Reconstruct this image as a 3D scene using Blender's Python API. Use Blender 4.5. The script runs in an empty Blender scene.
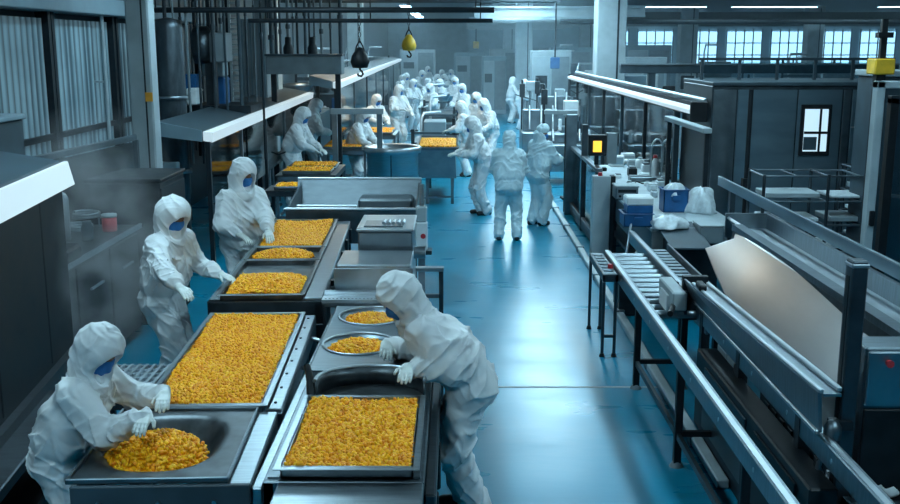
import bpy, bmesh, math, random
import numpy as np
import openvdb
from mathutils import Vector, Matrix
random.seed(7); RNG = np.random.default_rng(7)
SC = bpy.context.scene; COL = SC.collection
PI = math.pi
# ------------------------------------------------------------------ camera
F = 1007.0; TH = math.atan(207 / F); YAW = math.atan(6 / F * math.cos(TH)); CH = 3.1
_c, _s = math.cos(TH), math.sin(TH); _cy, _sy = math.cos(YAW), math.sin(YAW)
def ray(px, py):
    u = (px - 450) / F; v = -(py - 252) / F
    return (u * _cy - _sy * _c - _sy * _s * v, u * _sy + _cy * _c + _cy * _s * v, -_s + _c * v)
def Z(px, py, z):
    d = ray(px, py); t = (z - CH) / d[2]; return (t * d[0], t * d[1])
def Y(px, py, y):
    d = ray(px, py); t = y / d[1]; return (t * d[0], CH + t * d[2])
def PL(px, py, p0, n):
    d = Vector(ray(px, py)); o = Vector((0, 0, CH)); n = Vector(n)
    return o + d * ((Vector(p0) - o).dot(n) / d.dot(n))
cam = bpy.data.cameras.new('camera'); camo = bpy.data.objects.new('camera', cam); COL.objects.link(camo)
cam.sensor_width = 36; cam.lens = F * 36 / 900; cam.clip_end = 300; cam.clip_start = 0.05
camo.location = (0, 0, CH); camo.rotation_euler = (PI / 2 - TH, 0, YAW); SC.camera = camo

# ------------------------------------------------------------------ materials
def nt(name):
    m = bpy.data.materials.new(name); m.use_nodes = True
    t = m.node_tree; b = t.nodes['Principled BSDF']
    return m, t, b
def mix_noise(t, b, c1, c2, scale, coord='Object', stretch=(1, 1, 1), detail=3, lo=.35, hi=.65):
    tc = t.nodes.new('ShaderNodeTexCoord'); mp = t.nodes.new('ShaderNodeMapping'); mp.inputs['Scale'].default_value = stretch
    nz = t.nodes.new('ShaderNodeTexNoise'); nz.inputs['Scale'].default_value = scale; nz.inputs['Detail'].default_value = detail
    cr = t.nodes.new('ShaderNodeValToRGB'); cr.color_ramp.elements[0].position = lo; cr.color_ramp.elements[1].position = hi
    cr.color_ramp.elements[0].color = (*c1, 1); cr.color_ramp.elements[1].color = (*c2, 1)
    t.links.new(tc.outputs[coord], mp.inputs['Vector']); t.links.new(mp.outputs[0], nz.inputs['Vector'])
    t.links.new(nz.outputs['Fac'], cr.inputs['Fac']); t.links.new(cr.outputs['Color'], b.inputs['Base Color'])
    return nz
def mapr(t, src, dst, a, b_):
    mr = t.nodes.new('ShaderNodeMapRange'); mr.inputs[3].default_value = a; mr.inputs[4].default_value = b_
    t.links.new(src, mr.inputs[0]); t.links.new(mr.outputs[0], dst)
def bump(t, b, src, s, d=.01):
    bp = t.nodes.new('ShaderNodeBump'); bp.inputs['Strength'].default_value = s; bp.inputs['Distance'].default_value = d
    t.links.new(src, bp.inputs['Height']); t.links.new(bp.outputs[0], b.inputs['Normal'])
def surf(name, c, rough=.5, metal=0., var=.12, scale=6., stretch=(1, 1, 1), rv=.08, bmp=0., spec=.5):
    m, t, b = nt(name)
    c1 = tuple(max(0, x * (1 - var)) for x in c); c2 = tuple(min(1, x * (1 + var)) for x in c)
    nz = mix_noise(t, b, c1, c2, scale, stretch=stretch)
    b.inputs['Metallic'].default_value = metal; b.inputs['Specular IOR Level'].default_value = spec
    mapr(t, nz.outputs['Fac'], b.inputs['Roughness'], max(.03, rough - rv), rough + rv)
    if bmp: bump(t, b, nz.outputs['Fac'], bmp)
    return m
def emis(name, c, s, base=(.8, .85, .88)):
    m, t, b = nt(name); b.inputs['Base Color'].default_value = (*base, 1)
    b.inputs['Emission Color'].default_value = (*c, 1); b.inputs['Emission Strength'].default_value = s
    return m
M = {}
def cloth_mat(name, c):
    m, t, b = nt(name); nz = mix_noise(t, b, tuple(x * .93 for x in c), c, 9, detail=4)
    b.inputs['Roughness'].default_value = .7; b.inputs['Specular IOR Level'].default_value = .25
    tc = t.nodes.new('ShaderNodeTexCoord'); n1 = t.nodes.new('ShaderNodeTexNoise'); n1.noise_type = 'RIDGED_MULTIFRACTAL'
    n1.inputs['Scale'].default_value = 7; n1.inputs['Detail'].default_value = 3; n1.inputs['Distortion'].default_value = .9
    t.links.new(tc.outputs['Object'], n1.inputs['Vector']); bump(t, b, n1.outputs['Fac'], 1.0, .028); return m
M['steel'] = surf('brushed_steel', (.31, .365, .40), .34, 1., .10, 5, (1, 14, 1), .07, .03)
M['steel_light'] = surf('satin_steel', (.46, .52, .56), .42, 1., .08, 4, (1, 1, 10), .07, .02)
M['steel_mid'] = surf('dull_steel', (.20, .245, .275), .40, 1., .14, 5, (1, 10, 1), .08, .03)
M['steel_dark'] = surf('dark_steel', (.075, .095, .11), .42, .9, .2, 5, (1, 6, 1), .1, .03)
M['black'] = surf('black_paint', (.007, .010, .013), .5, 0, .3, 9, spec=.3)
M['dark'] = surf('charcoal_paint', (.011, .018, .024), .5, 0, .3, 7, spec=.3)
M['slate'] = surf('slate_blue_paint', (.040, .066, .084), .5, 0, .2, 4, spec=.35)
M['grey'] = surf('grey_paint', (.17, .215, .24), .5, 0, .12, 4)
M['pale'] = surf('pale_grey_paint', (.34, .41, .44), .55, 0, .1, 3)
M['white'] = surf('white_plastic', (.72, .77, .79), .4, 0, .05, 8)
M['suit'] = cloth_mat('coverall_fabric', (.76, .80, .82))
M['suitblue'] = cloth_mat('pale_blue_gown_fabric', (.58, .74, .80))
M['mask'] = surf('blue_mask', (.025, .19, .52), .7, 0, .12, 20)
M['glove'] = surf('latex_glove', (.66, .70, .68), .42, 0, .06, 25)
M['skin'] = surf('skin', (.26, .14, .095), .55, 0, .1, 20)
M['eye'] = surf('eye_white', (.7, .68, .66), .2, 0, .05, 20)
M['iris'] = surf('dark_iris', (.02, .015, .01), .2, 0, .05, 20)
M['shoe'] = surf('black_rubber', (.012, .014, .017), .5, 0, .2, 20)
M['blue'] = surf('blue_plastic', (.012, .10, .27), .4, 0, .15, 6)
M['film'] = surf('plastic_film', (.60, .68, .72), .35, 0, .12, 18, bmp=.3)
M['red'] = surf('red_plastic', (.42, .03, .04), .4, 0, .1, 8)
M['yellow'] = surf('yellow_paint', (.75, .45, .03), .45, 0, .15, 8)
M['orange'] = surf('orange_label', (.75, .33, .03), .5, 0, .1, 8)
M['rubber'] = surf('conveyor_belt', (.02, .026, .03), .6, 0, .2, 12)
M['panel'] = surf('painted_sheet', (.20, .29, .34), .55, 0, .1, 2)
M['wallm'] = surf('wall_paint', (.045, .075, .095), .7, 0, .15, 1.2)
M['ceil'] = surf('ceiling_sheet', (.07, .11, .135), .7, 0, .15, .8)
M['pan'] = surf('worn_pan_steel', (.10, .115, .125), .38, .85, .35, 7, rv=.12)
LC = (.55, .855, 1.0)
M['led'] = emis('led_diffuser', (.70, .90, 1.0), .42, (.32, .36, .38))
M['sky'] = emis('rooflight', LC, 12.5)
M['win'] = emis('daylit_window', (.35, .74, 1.0), 1.5, (.2, .3, .35))
M['lamp'] = emis('fill_strip_lamp', LC, 23.0)
M['hopper_glow'] = emis('hopper_glow_lamp', (1.0, .84, .60), 17.0)
M['hall'] = emis('hall_lamp', LC, 9.0)
M['inspect'] = emis('lit_inspection_window', (.6, .85, 1.0), .55, (.4, .5, .55))
M['screen'] = emis('amber_screen', (1., .5, .05), 1.2, (.1, .05, .01))
def glass_mat():
    m = bpy.data.materials.new('clear_glass'); m.use_nodes = True; t = m.node_tree; t.nodes.clear()
    o = t.nodes.new('ShaderNodeOutputMaterial'); tr = t.nodes.new('ShaderNodeBsdfTransparent'); gl = t.nodes.new('ShaderNodeBsdfGlossy')
    tr.inputs['Color'].default_value = (.80, .90, .93, 1); gl.inputs['Roughness'].default_value = .06
    fr = t.nodes.new('ShaderNodeFresnel'); fr.inputs['IOR'].default_value = 1.6
    mx = t.nodes.new('ShaderNodeMixShader')
    t.links.new(fr.outputs[0], mx.inputs[0]); t.links.new(tr.outputs[0], mx.inputs[1]); t.links.new(gl.outputs[0], mx.inputs[2]); t.links.new(mx.outputs[0], o.inputs[0])
    return m
M['glass'] = glass_mat()
M['warm_steel'] = surf('warm_satin_steel', (.36, .37, .375), .285, 1., .04, 2, (1, 1, 4), .008, 0)
M['cab'] = surf('blue_steel_sheet', (.21, .31, .37), .36, .8, .12, 1.5, (1, 1, 3), .08)
def corn_mat():
    m, t, b = nt('corn'); g = t.nodes.new('ShaderNodeNewGeometry'); cr = t.nodes.new('ShaderNodeValToRGB')
    e = cr.color_ramp.elements; e[0].color = (.82, .25, .002, 1); e[1].color = (1.0, .54, .015, 1)
    k = e.new(.5); k.color = (1.0, .44, .005, 1)
    t.links.new(g.outputs['Random Per Island'], cr.inputs['Fac']); t.links.new(cr.outputs['Color'], b.inputs['Base Color'])
    b.inputs['Roughness'].default_value = .38; b.inputs['Specular IOR Level'].default_value = .35
    return m
M['corn'] = corn_mat()
def floor_mat():
    m, t, b = nt('blue_epoxy')
    nz = mix_noise(t, b, (.000, .19, .31), (.001, .215, .345), .5, 'Object', (.6, 2.2, 1), 3)
    n2 = t.nodes.new('ShaderNodeTexNoise'); n2.inputs['Scale'].default_value = 1.1; n2.inputs['Detail'].default_value = 3
    tc = t.nodes.new('ShaderNodeTexCoord'); mp = t.nodes.new('ShaderNodeMapping'); mp.inputs['Scale'].default_value = (.7, 1.9, 1)
    t.links.new(tc.outputs['Object'], mp.inputs['Vector']); t.links.new(mp.outputs[0], n2.inputs['Vector'])
    mapr(t, n2.outputs['Fac'], b.inputs['Roughness'], .2, .40)
    n3 = t.nodes.new('ShaderNodeTexNoise'); n3.inputs['Scale'].default_value = 5; n3.inputs['Detail'].default_value = 4
    t.links.new(mp.outputs[0], n3.inputs['Vector']); bump(t, b, n3.outputs['Fac'], .06, .02)
    b.inputs['Specular IOR Level'].default_value = .34
    return m
M['floor'] = floor_mat()
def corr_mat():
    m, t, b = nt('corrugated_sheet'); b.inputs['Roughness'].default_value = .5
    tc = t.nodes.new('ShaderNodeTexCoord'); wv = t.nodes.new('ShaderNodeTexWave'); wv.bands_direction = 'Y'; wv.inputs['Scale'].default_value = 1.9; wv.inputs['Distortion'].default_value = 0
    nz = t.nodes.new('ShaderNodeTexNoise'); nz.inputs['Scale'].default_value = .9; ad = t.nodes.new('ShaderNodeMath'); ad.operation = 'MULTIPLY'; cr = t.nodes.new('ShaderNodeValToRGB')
    cr.color_ramp.elements[0].color = (.045, .09, .115, 1); cr.color_ramp.elements[1].color = (.26, .40, .46, 1); cr.color_ramp.elements[1].position = .5  # shading of the ribs painted in as dark and light colour bands
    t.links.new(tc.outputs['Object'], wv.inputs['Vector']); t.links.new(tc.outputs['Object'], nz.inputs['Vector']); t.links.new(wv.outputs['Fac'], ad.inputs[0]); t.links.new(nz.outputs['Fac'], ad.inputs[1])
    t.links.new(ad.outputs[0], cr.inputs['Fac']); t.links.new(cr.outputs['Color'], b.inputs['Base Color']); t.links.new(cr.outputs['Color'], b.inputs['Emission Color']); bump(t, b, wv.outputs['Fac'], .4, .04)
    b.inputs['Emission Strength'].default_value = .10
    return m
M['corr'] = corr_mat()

# ------------------------------------------------------------------ geometry collector
class G:
    def __init__(s): s.v = []; s.f = []; s.sm = []
    def add(s, vs, fs, smooth=False):
        n = len(s.v); s.v += [tuple(v) for v in vs]; s.f += [tuple(i + n for i in f) for f in fs]; s.sm += [smooth] * len(fs); return s
    def obb(s, c, d, R=None, b=0.0):
        hx, hy, hz = d[0] / 2, d[1] / 2, d[2] / 2; c = Vector(c)
        if b <= 0 or b >= min(hx, hy, hz):
            vs = [Vector((x, y, z)) for x in (-hx, hx) for y in (-hy, hy) for z in (-hz, hz)]
            fs = [(0, 1, 3, 2), (4, 6, 7, 5), (0, 4, 5, 1), (2, 3, 7, 6), (0, 2, 6, 4), (1, 5, 7, 3)]
        else:
            vs = []; ix = {}
            for a in (-1, 1):
                for e in (-1, 1):
                    for g in (-1, 1):
                        for k in range(3):
                            ix[(a, e, g, k)] = len(vs)
                            vs.append(Vector((a * (hx - (b if k != 0 else 0)), e * (hy - (b if k != 1 else 0)), g * (hz - (b if k != 2 else 0)))))
            fs = []
            S = (-1, 1); cyc = [(-1, -1), (1, -1), (1, 1), (-1, 1)]
            for a in S:
                fs.append([ix[(a, p, q, 0)] for p, q in cyc]); fs.append([ix[(p, a, q, 1)] for p, q in cyc]); fs.append([ix[(p, q, a, 2)] for p, q in cyc])
            for p in S:
                for q in S:
                    fs.append([ix[(p, q, -1, 0)], ix[(p, q, 1, 0)], ix[(p, q, 1, 1)], ix[(p, q, -1, 1)]])
                    fs.append([ix[(p, -1, q, 0)], ix[(p, 1, q, 0)], ix[(p, 1, q, 2)], ix[(p, -1, q, 2)]])
                    fs.append([ix[(-1, p, q, 1)], ix[(1, p, q, 1)], ix[(1, p, q, 2)], ix[(-1, p, q, 2)]])
                    for r in S: fs.append([ix[(p, q, r, k)] for k in range(3)])
        if R is not None: vs = [R @ v for v in vs]
        return s.add([c + v for v in vs], fs)
    def box(s, x0, x1, y0, y1, z0, z1, b=0.0):
        return s.obb(((x0 + x1) / 2, (y0 + y1) / 2, (z0 + z1) / 2), (abs(x1 - x0), abs(y1 - y0), abs(z1 - z0)), None, b)
    def beam(s, p, q, w, h, b=0.0):
        p, q = Vector(p), Vector(q); d = q - p; L = d.length; d.normalize()
        up = Vector((0, 0, 1)) if abs(d.z) < .95 else Vector((0, 1, 0))
        x = d.cross(up).normalized(); z = x.cross(d)
        return s.obb((p + q) / 2, (w, L, h), Matrix((x, d, z)).transposed(), b)
    def tube(s, pts, r, n=10, cap=True):
        pts = [Vector(p) for p in pts]; m = len(pts)
        rs = r if isinstance(r, (list, tuple)) else [r] * m
        vs = []; prev = None
        for i, p in enumerate(pts):
            d = (pts[min(i + 1, m - 1)] - pts[max(i - 1, 0)]).normalized()
            if prev is None:
                a = Vector((0, 0, 1)) if abs(d.z) < .9 else Vector((1, 0, 0)); x = d.cross(a).normalized()
            else: x = (prev - d * prev.dot(d)).normalized()
            prev = x; y = d.cross(x)
            vs += [p + rs[i] * (math.cos(2 * PI * k / n) * x + math.sin(2 * PI * k / n) * y) for k in range(n)]
        fs = [(i * n + k, i * n + (k + 1) % n, (i + 1) * n + (k + 1) % n, (i + 1) * n + k) for i in range(m - 1) for k in range(n)]
        s.add(vs, fs, True)
        if cap: s.add(vs[:n], [tuple(range(n))]); s.add(vs[-n:], [tuple(range(n))])
        return s
    def cyl(s, p, q, r, r2=None, n=16): return s.tube([p, q], [r, r if r2 is None else r2], n)
    def lathe(s, c, prof, n=24):
        c = Vector(c); m = len(prof)
        vs = [c + Vector((r * math.cos(2 * PI * k / n), r * math.sin(2 * PI * k / n), z)) for r, z in prof for k in range(n)]
        fs = [(i * n + k, i * n + (k + 1) % n, (i + 1) * n + (k + 1) % n, (i + 1) * n + k) for i in range(m - 1) for k in range(n)]
        return s.add(vs, fs, True)
    def prism(s, pts, vec):
        pts = [Vector(p) for p in pts]; vec = Vector(vec); n = len(pts)
        return s.add(pts + [p + vec for p in pts], [tuple(range(n)), tuple(range(2 * n - 1, n - 1, -1))] + [(i, (i + 1) % n, n + (i + 1) % n, n + i) for i in range(n)])
    def mesh(s, name, mat=None):
        me = bpy.data.meshes.new(name); me.from_pydata(s.v, [], s.f)
        me.polygons.foreach_set('use_smooth', s.sm)
        bm = bmesh.new(); bm.from_mesh(me)
        if any(s.sm): bmesh.ops.remove_doubles(bm, verts=[v for v in bm.verts if v.is_boundary and all(f.smooth for f in v.link_faces)], dist=1e-7)
        bmesh.ops.recalc_face_normals(bm, faces=bm.faces[:]); bm.to_mesh(me); bm.free()
        if mat: me.materials.append(mat)
        return me
    def build(s, name, mat, parent=None, label=None):
        o = bpy.data.objects.new(name, s.mesh(name, M[mat] if isinstance(mat, str) else mat)); COL.objects.link(o)
        if parent is not None: o.parent = parent
        if label: o['label'] = label
        return o
def tag(o, label, cat, group=None, kind=None):
    o['label'] = label; o['category'] = cat
    if group: o['group'] = group
    if kind: o['kind'] = kind
    return o
def thing(name, label, cat, loc=(0, 0, 0), rz=0, group=None):
    o = bpy.data.objects.new(name, None); COL.objects.link(o); o.location = loc; o.rotation_euler = (0, 0, rz); o.empty_display_size = .1
    return tag(o, label, cat, group)
def one(name, label, cat, g, mat, loc=(0, 0, 0), rz=0, group=None, kind=None):
    o = g.build(name, mat); o.location = loc; o.rotation_euler = (0, 0, rz); return tag(o, label, cat, group, kind)
def struct(name, g, mat):
    o = g.build(name, mat); o['kind'] = 'structure'; return o
def dup(root, loc, rz=None, label=None, group=None, scale=None):
    r = root.copy(); COL.objects.link(r); r.location = loc
    if rz is not None: r.rotation_euler = (0, 0, rz)
    if label: r['label'] = label
    if group: r['group'] = group
    if scale: r.scale = (scale,) * 3
    def rec(src, dst):
        for ch in list(src.children):
            c = ch.copy(); COL.objects.link(c); c.parent = dst; rec(ch, c)
    rec(root, r); return r
def grid_sheet(name, mat, nx, ny, fn, parent=None, solid=.006):
    vs = [fn(i / nx, j / ny) for j in range(ny + 1) for i in range(nx + 1)]
    fs = [(j * (nx + 1) + i, j * (nx + 1) + i + 1, (j + 1) * (nx + 1) + i + 1, (j + 1) * (nx + 1) + i) for j in range(ny) for i in range(nx)]
    o = G().add(vs, fs, True).build(name, mat, parent)
    if solid:
        md = o.modifiers.new('thick', 'SOLIDIFY'); md.thickness = solid; md.offset = -1
    return o

# ------------------------------------------------------------------ signed-distance bodies
def V(*a): return np.array(a if len(a) > 1 else a[0], dtype=np.float64)
def unit(v): v = np.asarray(v, float); return v / max(np.linalg.norm(v), 1e-9)
class Sdf:
    def __init__(s): s.p = []; s.post = []
    def cap(s, a, b, ra, rb=None, k=.03): s.p.append(('c', V(a), V(b), ra, ra if rb is None else rb, k)); return s
    def ell(s, c, r, R=None, k=.03): s.p.append(('e', V(c), V(r), np.eye(3) if R is None else R, 0, k)); return s
    def sub(s, c, r, R=None): s.post.append(('sub', V(c), V(r), np.eye(3) if R is None else R)); return s
    def keep(s, p, n): s.post.append(('pl', V(p), unit(n))); return s      # keep the side n points away from
    def mesh(s, name, mat, h, wr=0.0, seed=0.0, smooth=0):
        lo = np.min([np.minimum(p[1], p[2]) - max(p[3], p[4]) if p[0] == 'c' else p[1] - max(p[2]) for p in s.p], axis=0) - 4 * h - wr
        hi = np.max([np.maximum(p[1], p[2]) + max(p[3], p[4]) if p[0] == 'c' else p[1] + max(p[2]) for p in s.p], axis=0) + 4 * h + wr
        n = np.ceil((hi - lo) / h).astype(int) + 1
        ax = [(lo[i] + h * np.arange(n[i])).astype(np.float32) for i in range(3)]
        d = np.full(n, .5, np.float32)
        def ell(c, r, R, X, Y_, Z_):
            q = [R[0, i] * (X - c[0]) + R[1, i] * (Y_ - c[1]) + R[2, i] * (Z_ - c[2]) for i in range(3)]
            k0 = np.sqrt((q[0] / r[0]) ** 2 + (q[1] / r[1]) ** 2 + (q[2] / r[2]) ** 2)
            k1 = np.sqrt((q[0] / r[0] ** 2) ** 2 + (q[1] / r[1] ** 2) ** 2 + (q[2] / r[2] ** 2) ** 2) + 1e-6
            return k0 * (k0 - 1) / k1
        for p in s.p:
            if p[0] == 'c': m = max(p[3], p[4]); l2, h2 = np.minimum(p[1], p[2]) - m, np.maximum(p[1], p[2]) + m
            else: m = max(p[2]); l2, h2 = p[1] - m, p[1] + m
            pad = p[5] + 3 * h + .02
            i0 = np.clip(np.floor((l2 - pad - lo) / h).astype(int), 0, n); i1 = np.clip(np.ceil((h2 + pad - lo) / h).astype(int) + 1, 0, n)
            sl = tuple(slice(a, b) for a, b in zip(i0, i1))
            X = ax[0][sl[0]][:, None, None]; Yy = ax[1][sl[1]][None, :, None]; Zz = ax[2][sl[2]][None, None, :]
            if p[0] == 'c':
                a, b = p[1], p[2]; ba = b - a; L = max(ba @ ba, 1e-9)
                t = np.clip(((X - a[0]) * ba[0] + (Yy - a[1]) * ba[1] + (Zz - a[2]) * ba[2]) / L, 0, 1)
                e = np.sqrt((X - a[0] - t * ba[0]) ** 2 + (Yy - a[1] - t * ba[1]) ** 2 + (Zz - a[2] - t * ba[2]) ** 2) - (p[3] + (p[4] - p[3]) * t)
            else: e = ell(p[1], p[2], p[3], X, Yy, Zz)
            c = d[sl]; k = p[5]; hh = np.clip(.5 + .5 * (c - e) / k, 0, 1)
            d[sl] = c + (e - c) * hh - k * hh * (1 - hh)
        X, Yy, Zz = ax[0][:, None, None], ax[1][None, :, None], ax[2][None, None, :]
        if wr:
            q = seed * 1.7
            wx = np.sin(9 * Yy + 7 * Zz + q) + .6 * np.sin(17 * X - 11 * Zz + 2 * q); wy = np.sin(8 * X - 9 * Zz + 1.7 * q) + .6 * np.sin(19 * Yy + 13 * X + q); wz = np.sin(7 * X + 10 * Yy + .6 * q) + .6 * np.sin(15 * Zz + 9 * Yy + 3 * q)
            tot = 0
            for fr, am, (u, v, w_), ph in ((18, .8, (.5, .3, .8), 0), (23, .8, (.9, -.4, .25), 2.1), (40, .85, (.3, .8, .55), 4.0), (52, .75, (-.6, .5, .65), 1.2), (84, .5, (.7, .5, -.5), 3.3)):
                a = np.sin(fr * (u * X + v * Yy + w_ * Zz) * .62 + 1.5 * (u * wx + v * wy + w_ * wz) + ph + q)
                m_ = .5 + .5 * np.sin(.31 * fr * (w_ * X + u * Yy + v * Zz) + 1.2 * wx + ph)
                tot = tot + am * m_ * ((1 - np.abs(a)) ** 2 - .3)
            d -= (1.7 * wr * tot).astype(np.float32)
        for p in s.post:
            if p[0] == 'sub': d = np.maximum(d, -ell(p[1], p[2], p[3], X, Yy, Zz))
            else: d = np.maximum(d, (X - p[1][0]) * p[2][0] + (Yy - p[1][1]) * p[2][1] + (Zz - p[1][2]) * p[2][2])
        g = openvdb.FloatGrid(background=.5); g.copyFromArray(np.ascontiguousarray(d.astype(np.float32)))
        P, T, Q = g.convertToPolygons(isovalue=0.0)[:3]
        me = bpy.data.meshes.new(name); nq = len(Q)
        me.vertices.add(len(P)); me.vertices.foreach_set('co', (P * h + lo).astype(np.float32).ravel())
        me.loops.add(nq * 4); me.loops.foreach_set('vertex_index', Q.astype(np.int32)[:, ::-1].ravel())
        me.polygons.add(nq); me.polygons.foreach_set('loop_start', np.arange(nq, dtype=np.int32) * 4); me.polygons.foreach_set('loop_total', np.full(nq, 4, np.int32))
        me.polygons.foreach_set('use_smooth', np.ones(nq, bool)); me.update(calc_edges=True)
        bm = bmesh.new(); bm.from_mesh(me); vol = bm.calc_volume(signed=True)
        if vol < 0: bmesh.ops.reverse_faces(bm, faces=bm.faces[:])
        bm.to_mesh(me); bm.free()
        me.materials.append(M[mat]); return me

# ------------------------------------------------------------------ corn
def kernel():
    n, rings = 6, [(-.9, .42), (-.45, .80), (.15, 1.0), (.7, .72)]
    vs = [(0, 0, -1.05)] + [(r * math.cos(2 * PI * k / n), r * .62 * math.sin(2 * PI * k / n), z * 1.15) for z, r in rings for k in range(n)] + [(0, 0, 1.0)]
    fs = [(0, 1 + (k + 1) % n, 1 + k) for k in range(n)]
    for i in range(3): fs += [(1 + i * n + k, 1 + i * n + (k + 1) % n, 1 + (i + 1) * n + (k + 1) % n, 1 + (i + 1) * n + k) for k in range(n)]
    e = len(vs) - 1; fs += [(e, 1 + 3 * n + k, 1 + 3 * n + (k + 1) % n) for k in range(n)]
    return np.array(vs), fs
KV, KF = kernel()
def corn(label, loc, rz, x0, x1, y0, y1, hf, inside=lambda x, y: True, pitch=.0215, size=.0145, name='corn_kernels'):
    pts = []
    for row, y in enumerate(np.arange(y0 + pitch / 2, y1, pitch)):
        for x in np.arange(x0 + pitch / 2 + (row % 2) * pitch / 2, x1, pitch):
            a, b = x + RNG.uniform(-.4, .4) * pitch, y + RNG.uniform(-.4, .4) * pitch
            if inside(a, b): pts.append((a, b, hf(a, b) + RNG.uniform(-.004, .006)))
    pts = np.array(pts); n = len(pts)
    q = RNG.normal(size=(n, 4)); q /= np.linalg.norm(q, axis=1)[:, None]; w, x, y, z = q.T
    R = np.stack([1 - 2 * (y * y + z * z), 2 * (x * y - w * z), 2 * (x * z + w * y), 2 * (x * y + w * z), 1 - 2 * (x * x + z * z), 2 * (y * z - w * x), 2 * (x * z - w * y), 2 * (y * z + w * x), 1 - 2 * (x * x + y * y)], 1).reshape(n, 3, 3)
    sz = size * RNG.uniform(.82, 1.15, (n, 1, 1))
    vs = np.einsum('nij,kj->nki', R, KV) * sz + pts[:, None, :]
    nv = len(KV)
    g = G(); g.v = [tuple(v) for v in vs.reshape(-1, 3)]
    g.f = [tuple(i + k * nv for i in f) for k in range(n) for f in KF]; g.sm = [True] * len(g.f)
    m = 26                                                   # the heap below the top layer
    hv = []; ok = {}
    for j in range(m + 1):
        for i in range(m + 1):
            a, b = x0 + (x1 - x0) * i / m, y0 + (y1 - y0) * j / m
            ok[(i, j)] = inside(a, b); hv.append((a, b, hf(a, b) - .010))
    hf_ = [(j * (m + 1) + i, j * (m + 1) + i + 1, (j + 1) * (m + 1) + i + 1, (j + 1) * (m + 1) + i) for j in range(m) for i in range(m) if ok[(i, j)] and ok[(i + 1, j)] and ok[(i, j + 1)] and ok[(i + 1, j + 1)]]
    g.add(hv, hf_, True)
    me = bpy.data.meshes.new(name); me.from_pydata(g.v, [], g.f); me.polygons.foreach_set('use_smooth', g.sm); me.materials.append(M['corn'])
    o = bpy.data.objects.new(name, me); COL.objects.link(o); o.location = loc; o.rotation_euler = (0, 0, rz)
    return tag(o, label, 'corn', None, 'stuff')
# ------------------------------------------------------------------ people
def rotz(a, v): c, s = math.cos(a), math.sin(a); return V(c * v[0] - s * v[1], s * v[0] + c * v[1], v[2])
def ik(S, T, l1, l2, pole):
    u = T - S; d = np.linalg.norm(u); d = min(max(d, abs(l1 - l2) + .02), l1 + l2 - .01); u = unit(u)
    T = S + u * d; a = (l1 * l1 - l2 * l2 + d * d) / (2 * d); h = math.sqrt(max(l1 * l1 - a * a, 0))
    p = pole - u * (pole @ u); return S + a * u + h * unit(p), T
def hand(s, W, d, n, right, curl, r=1.0, g=0.0):
    d = unit(d); n = unit(n - d * (n @ d)); t = np.cross(d, n) * (1 if right else -1)
    for off, L in ((.031, .070), (.011, .080), (-.010, .074), (-.030, .058)):
        k = W + .092 * d + off * t
        s.cap(W + .01 * d + off * .55 * t, k, .0165 * r + g, .0125 * r + g, .012)
        p, dd = k, unit(d + off * 2.2 * t)
        for i, fr in enumerate((.45, .31, .24)):
            c = curl * (.6 + .35 * i); dd = unit(dd * math.cos(c) + n * math.sin(c)); q = p + dd * L * fr
            s.cap(p, q, (.0105 - .001 * i) * r + g, (.0098 - .001 * i) * r + g, .004); p = q
    p = W + .025 * d + .024 * t; q = p + .045 * unit(.62 * d + .7 * t + .25 * n); e = q + .032 * unit(.85 * d + .3 * t + .35 * n)
    s.cap(W + .01 * d + .01 * t, p, .016 * r + g, .015 * r + g, .012); s.cap(p, q, .0145 * r + g, .012 * r + g, .008); s.cap(q, e, .0115 * r + g, .009 * r + g, .004)
def basis(f, up=(0, 0, 1)):
    f = unit(f); x = unit(np.cross(f, V(*up))); u = np.cross(x, f); return np.array([x, f, u])      # rows: local axes
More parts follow.
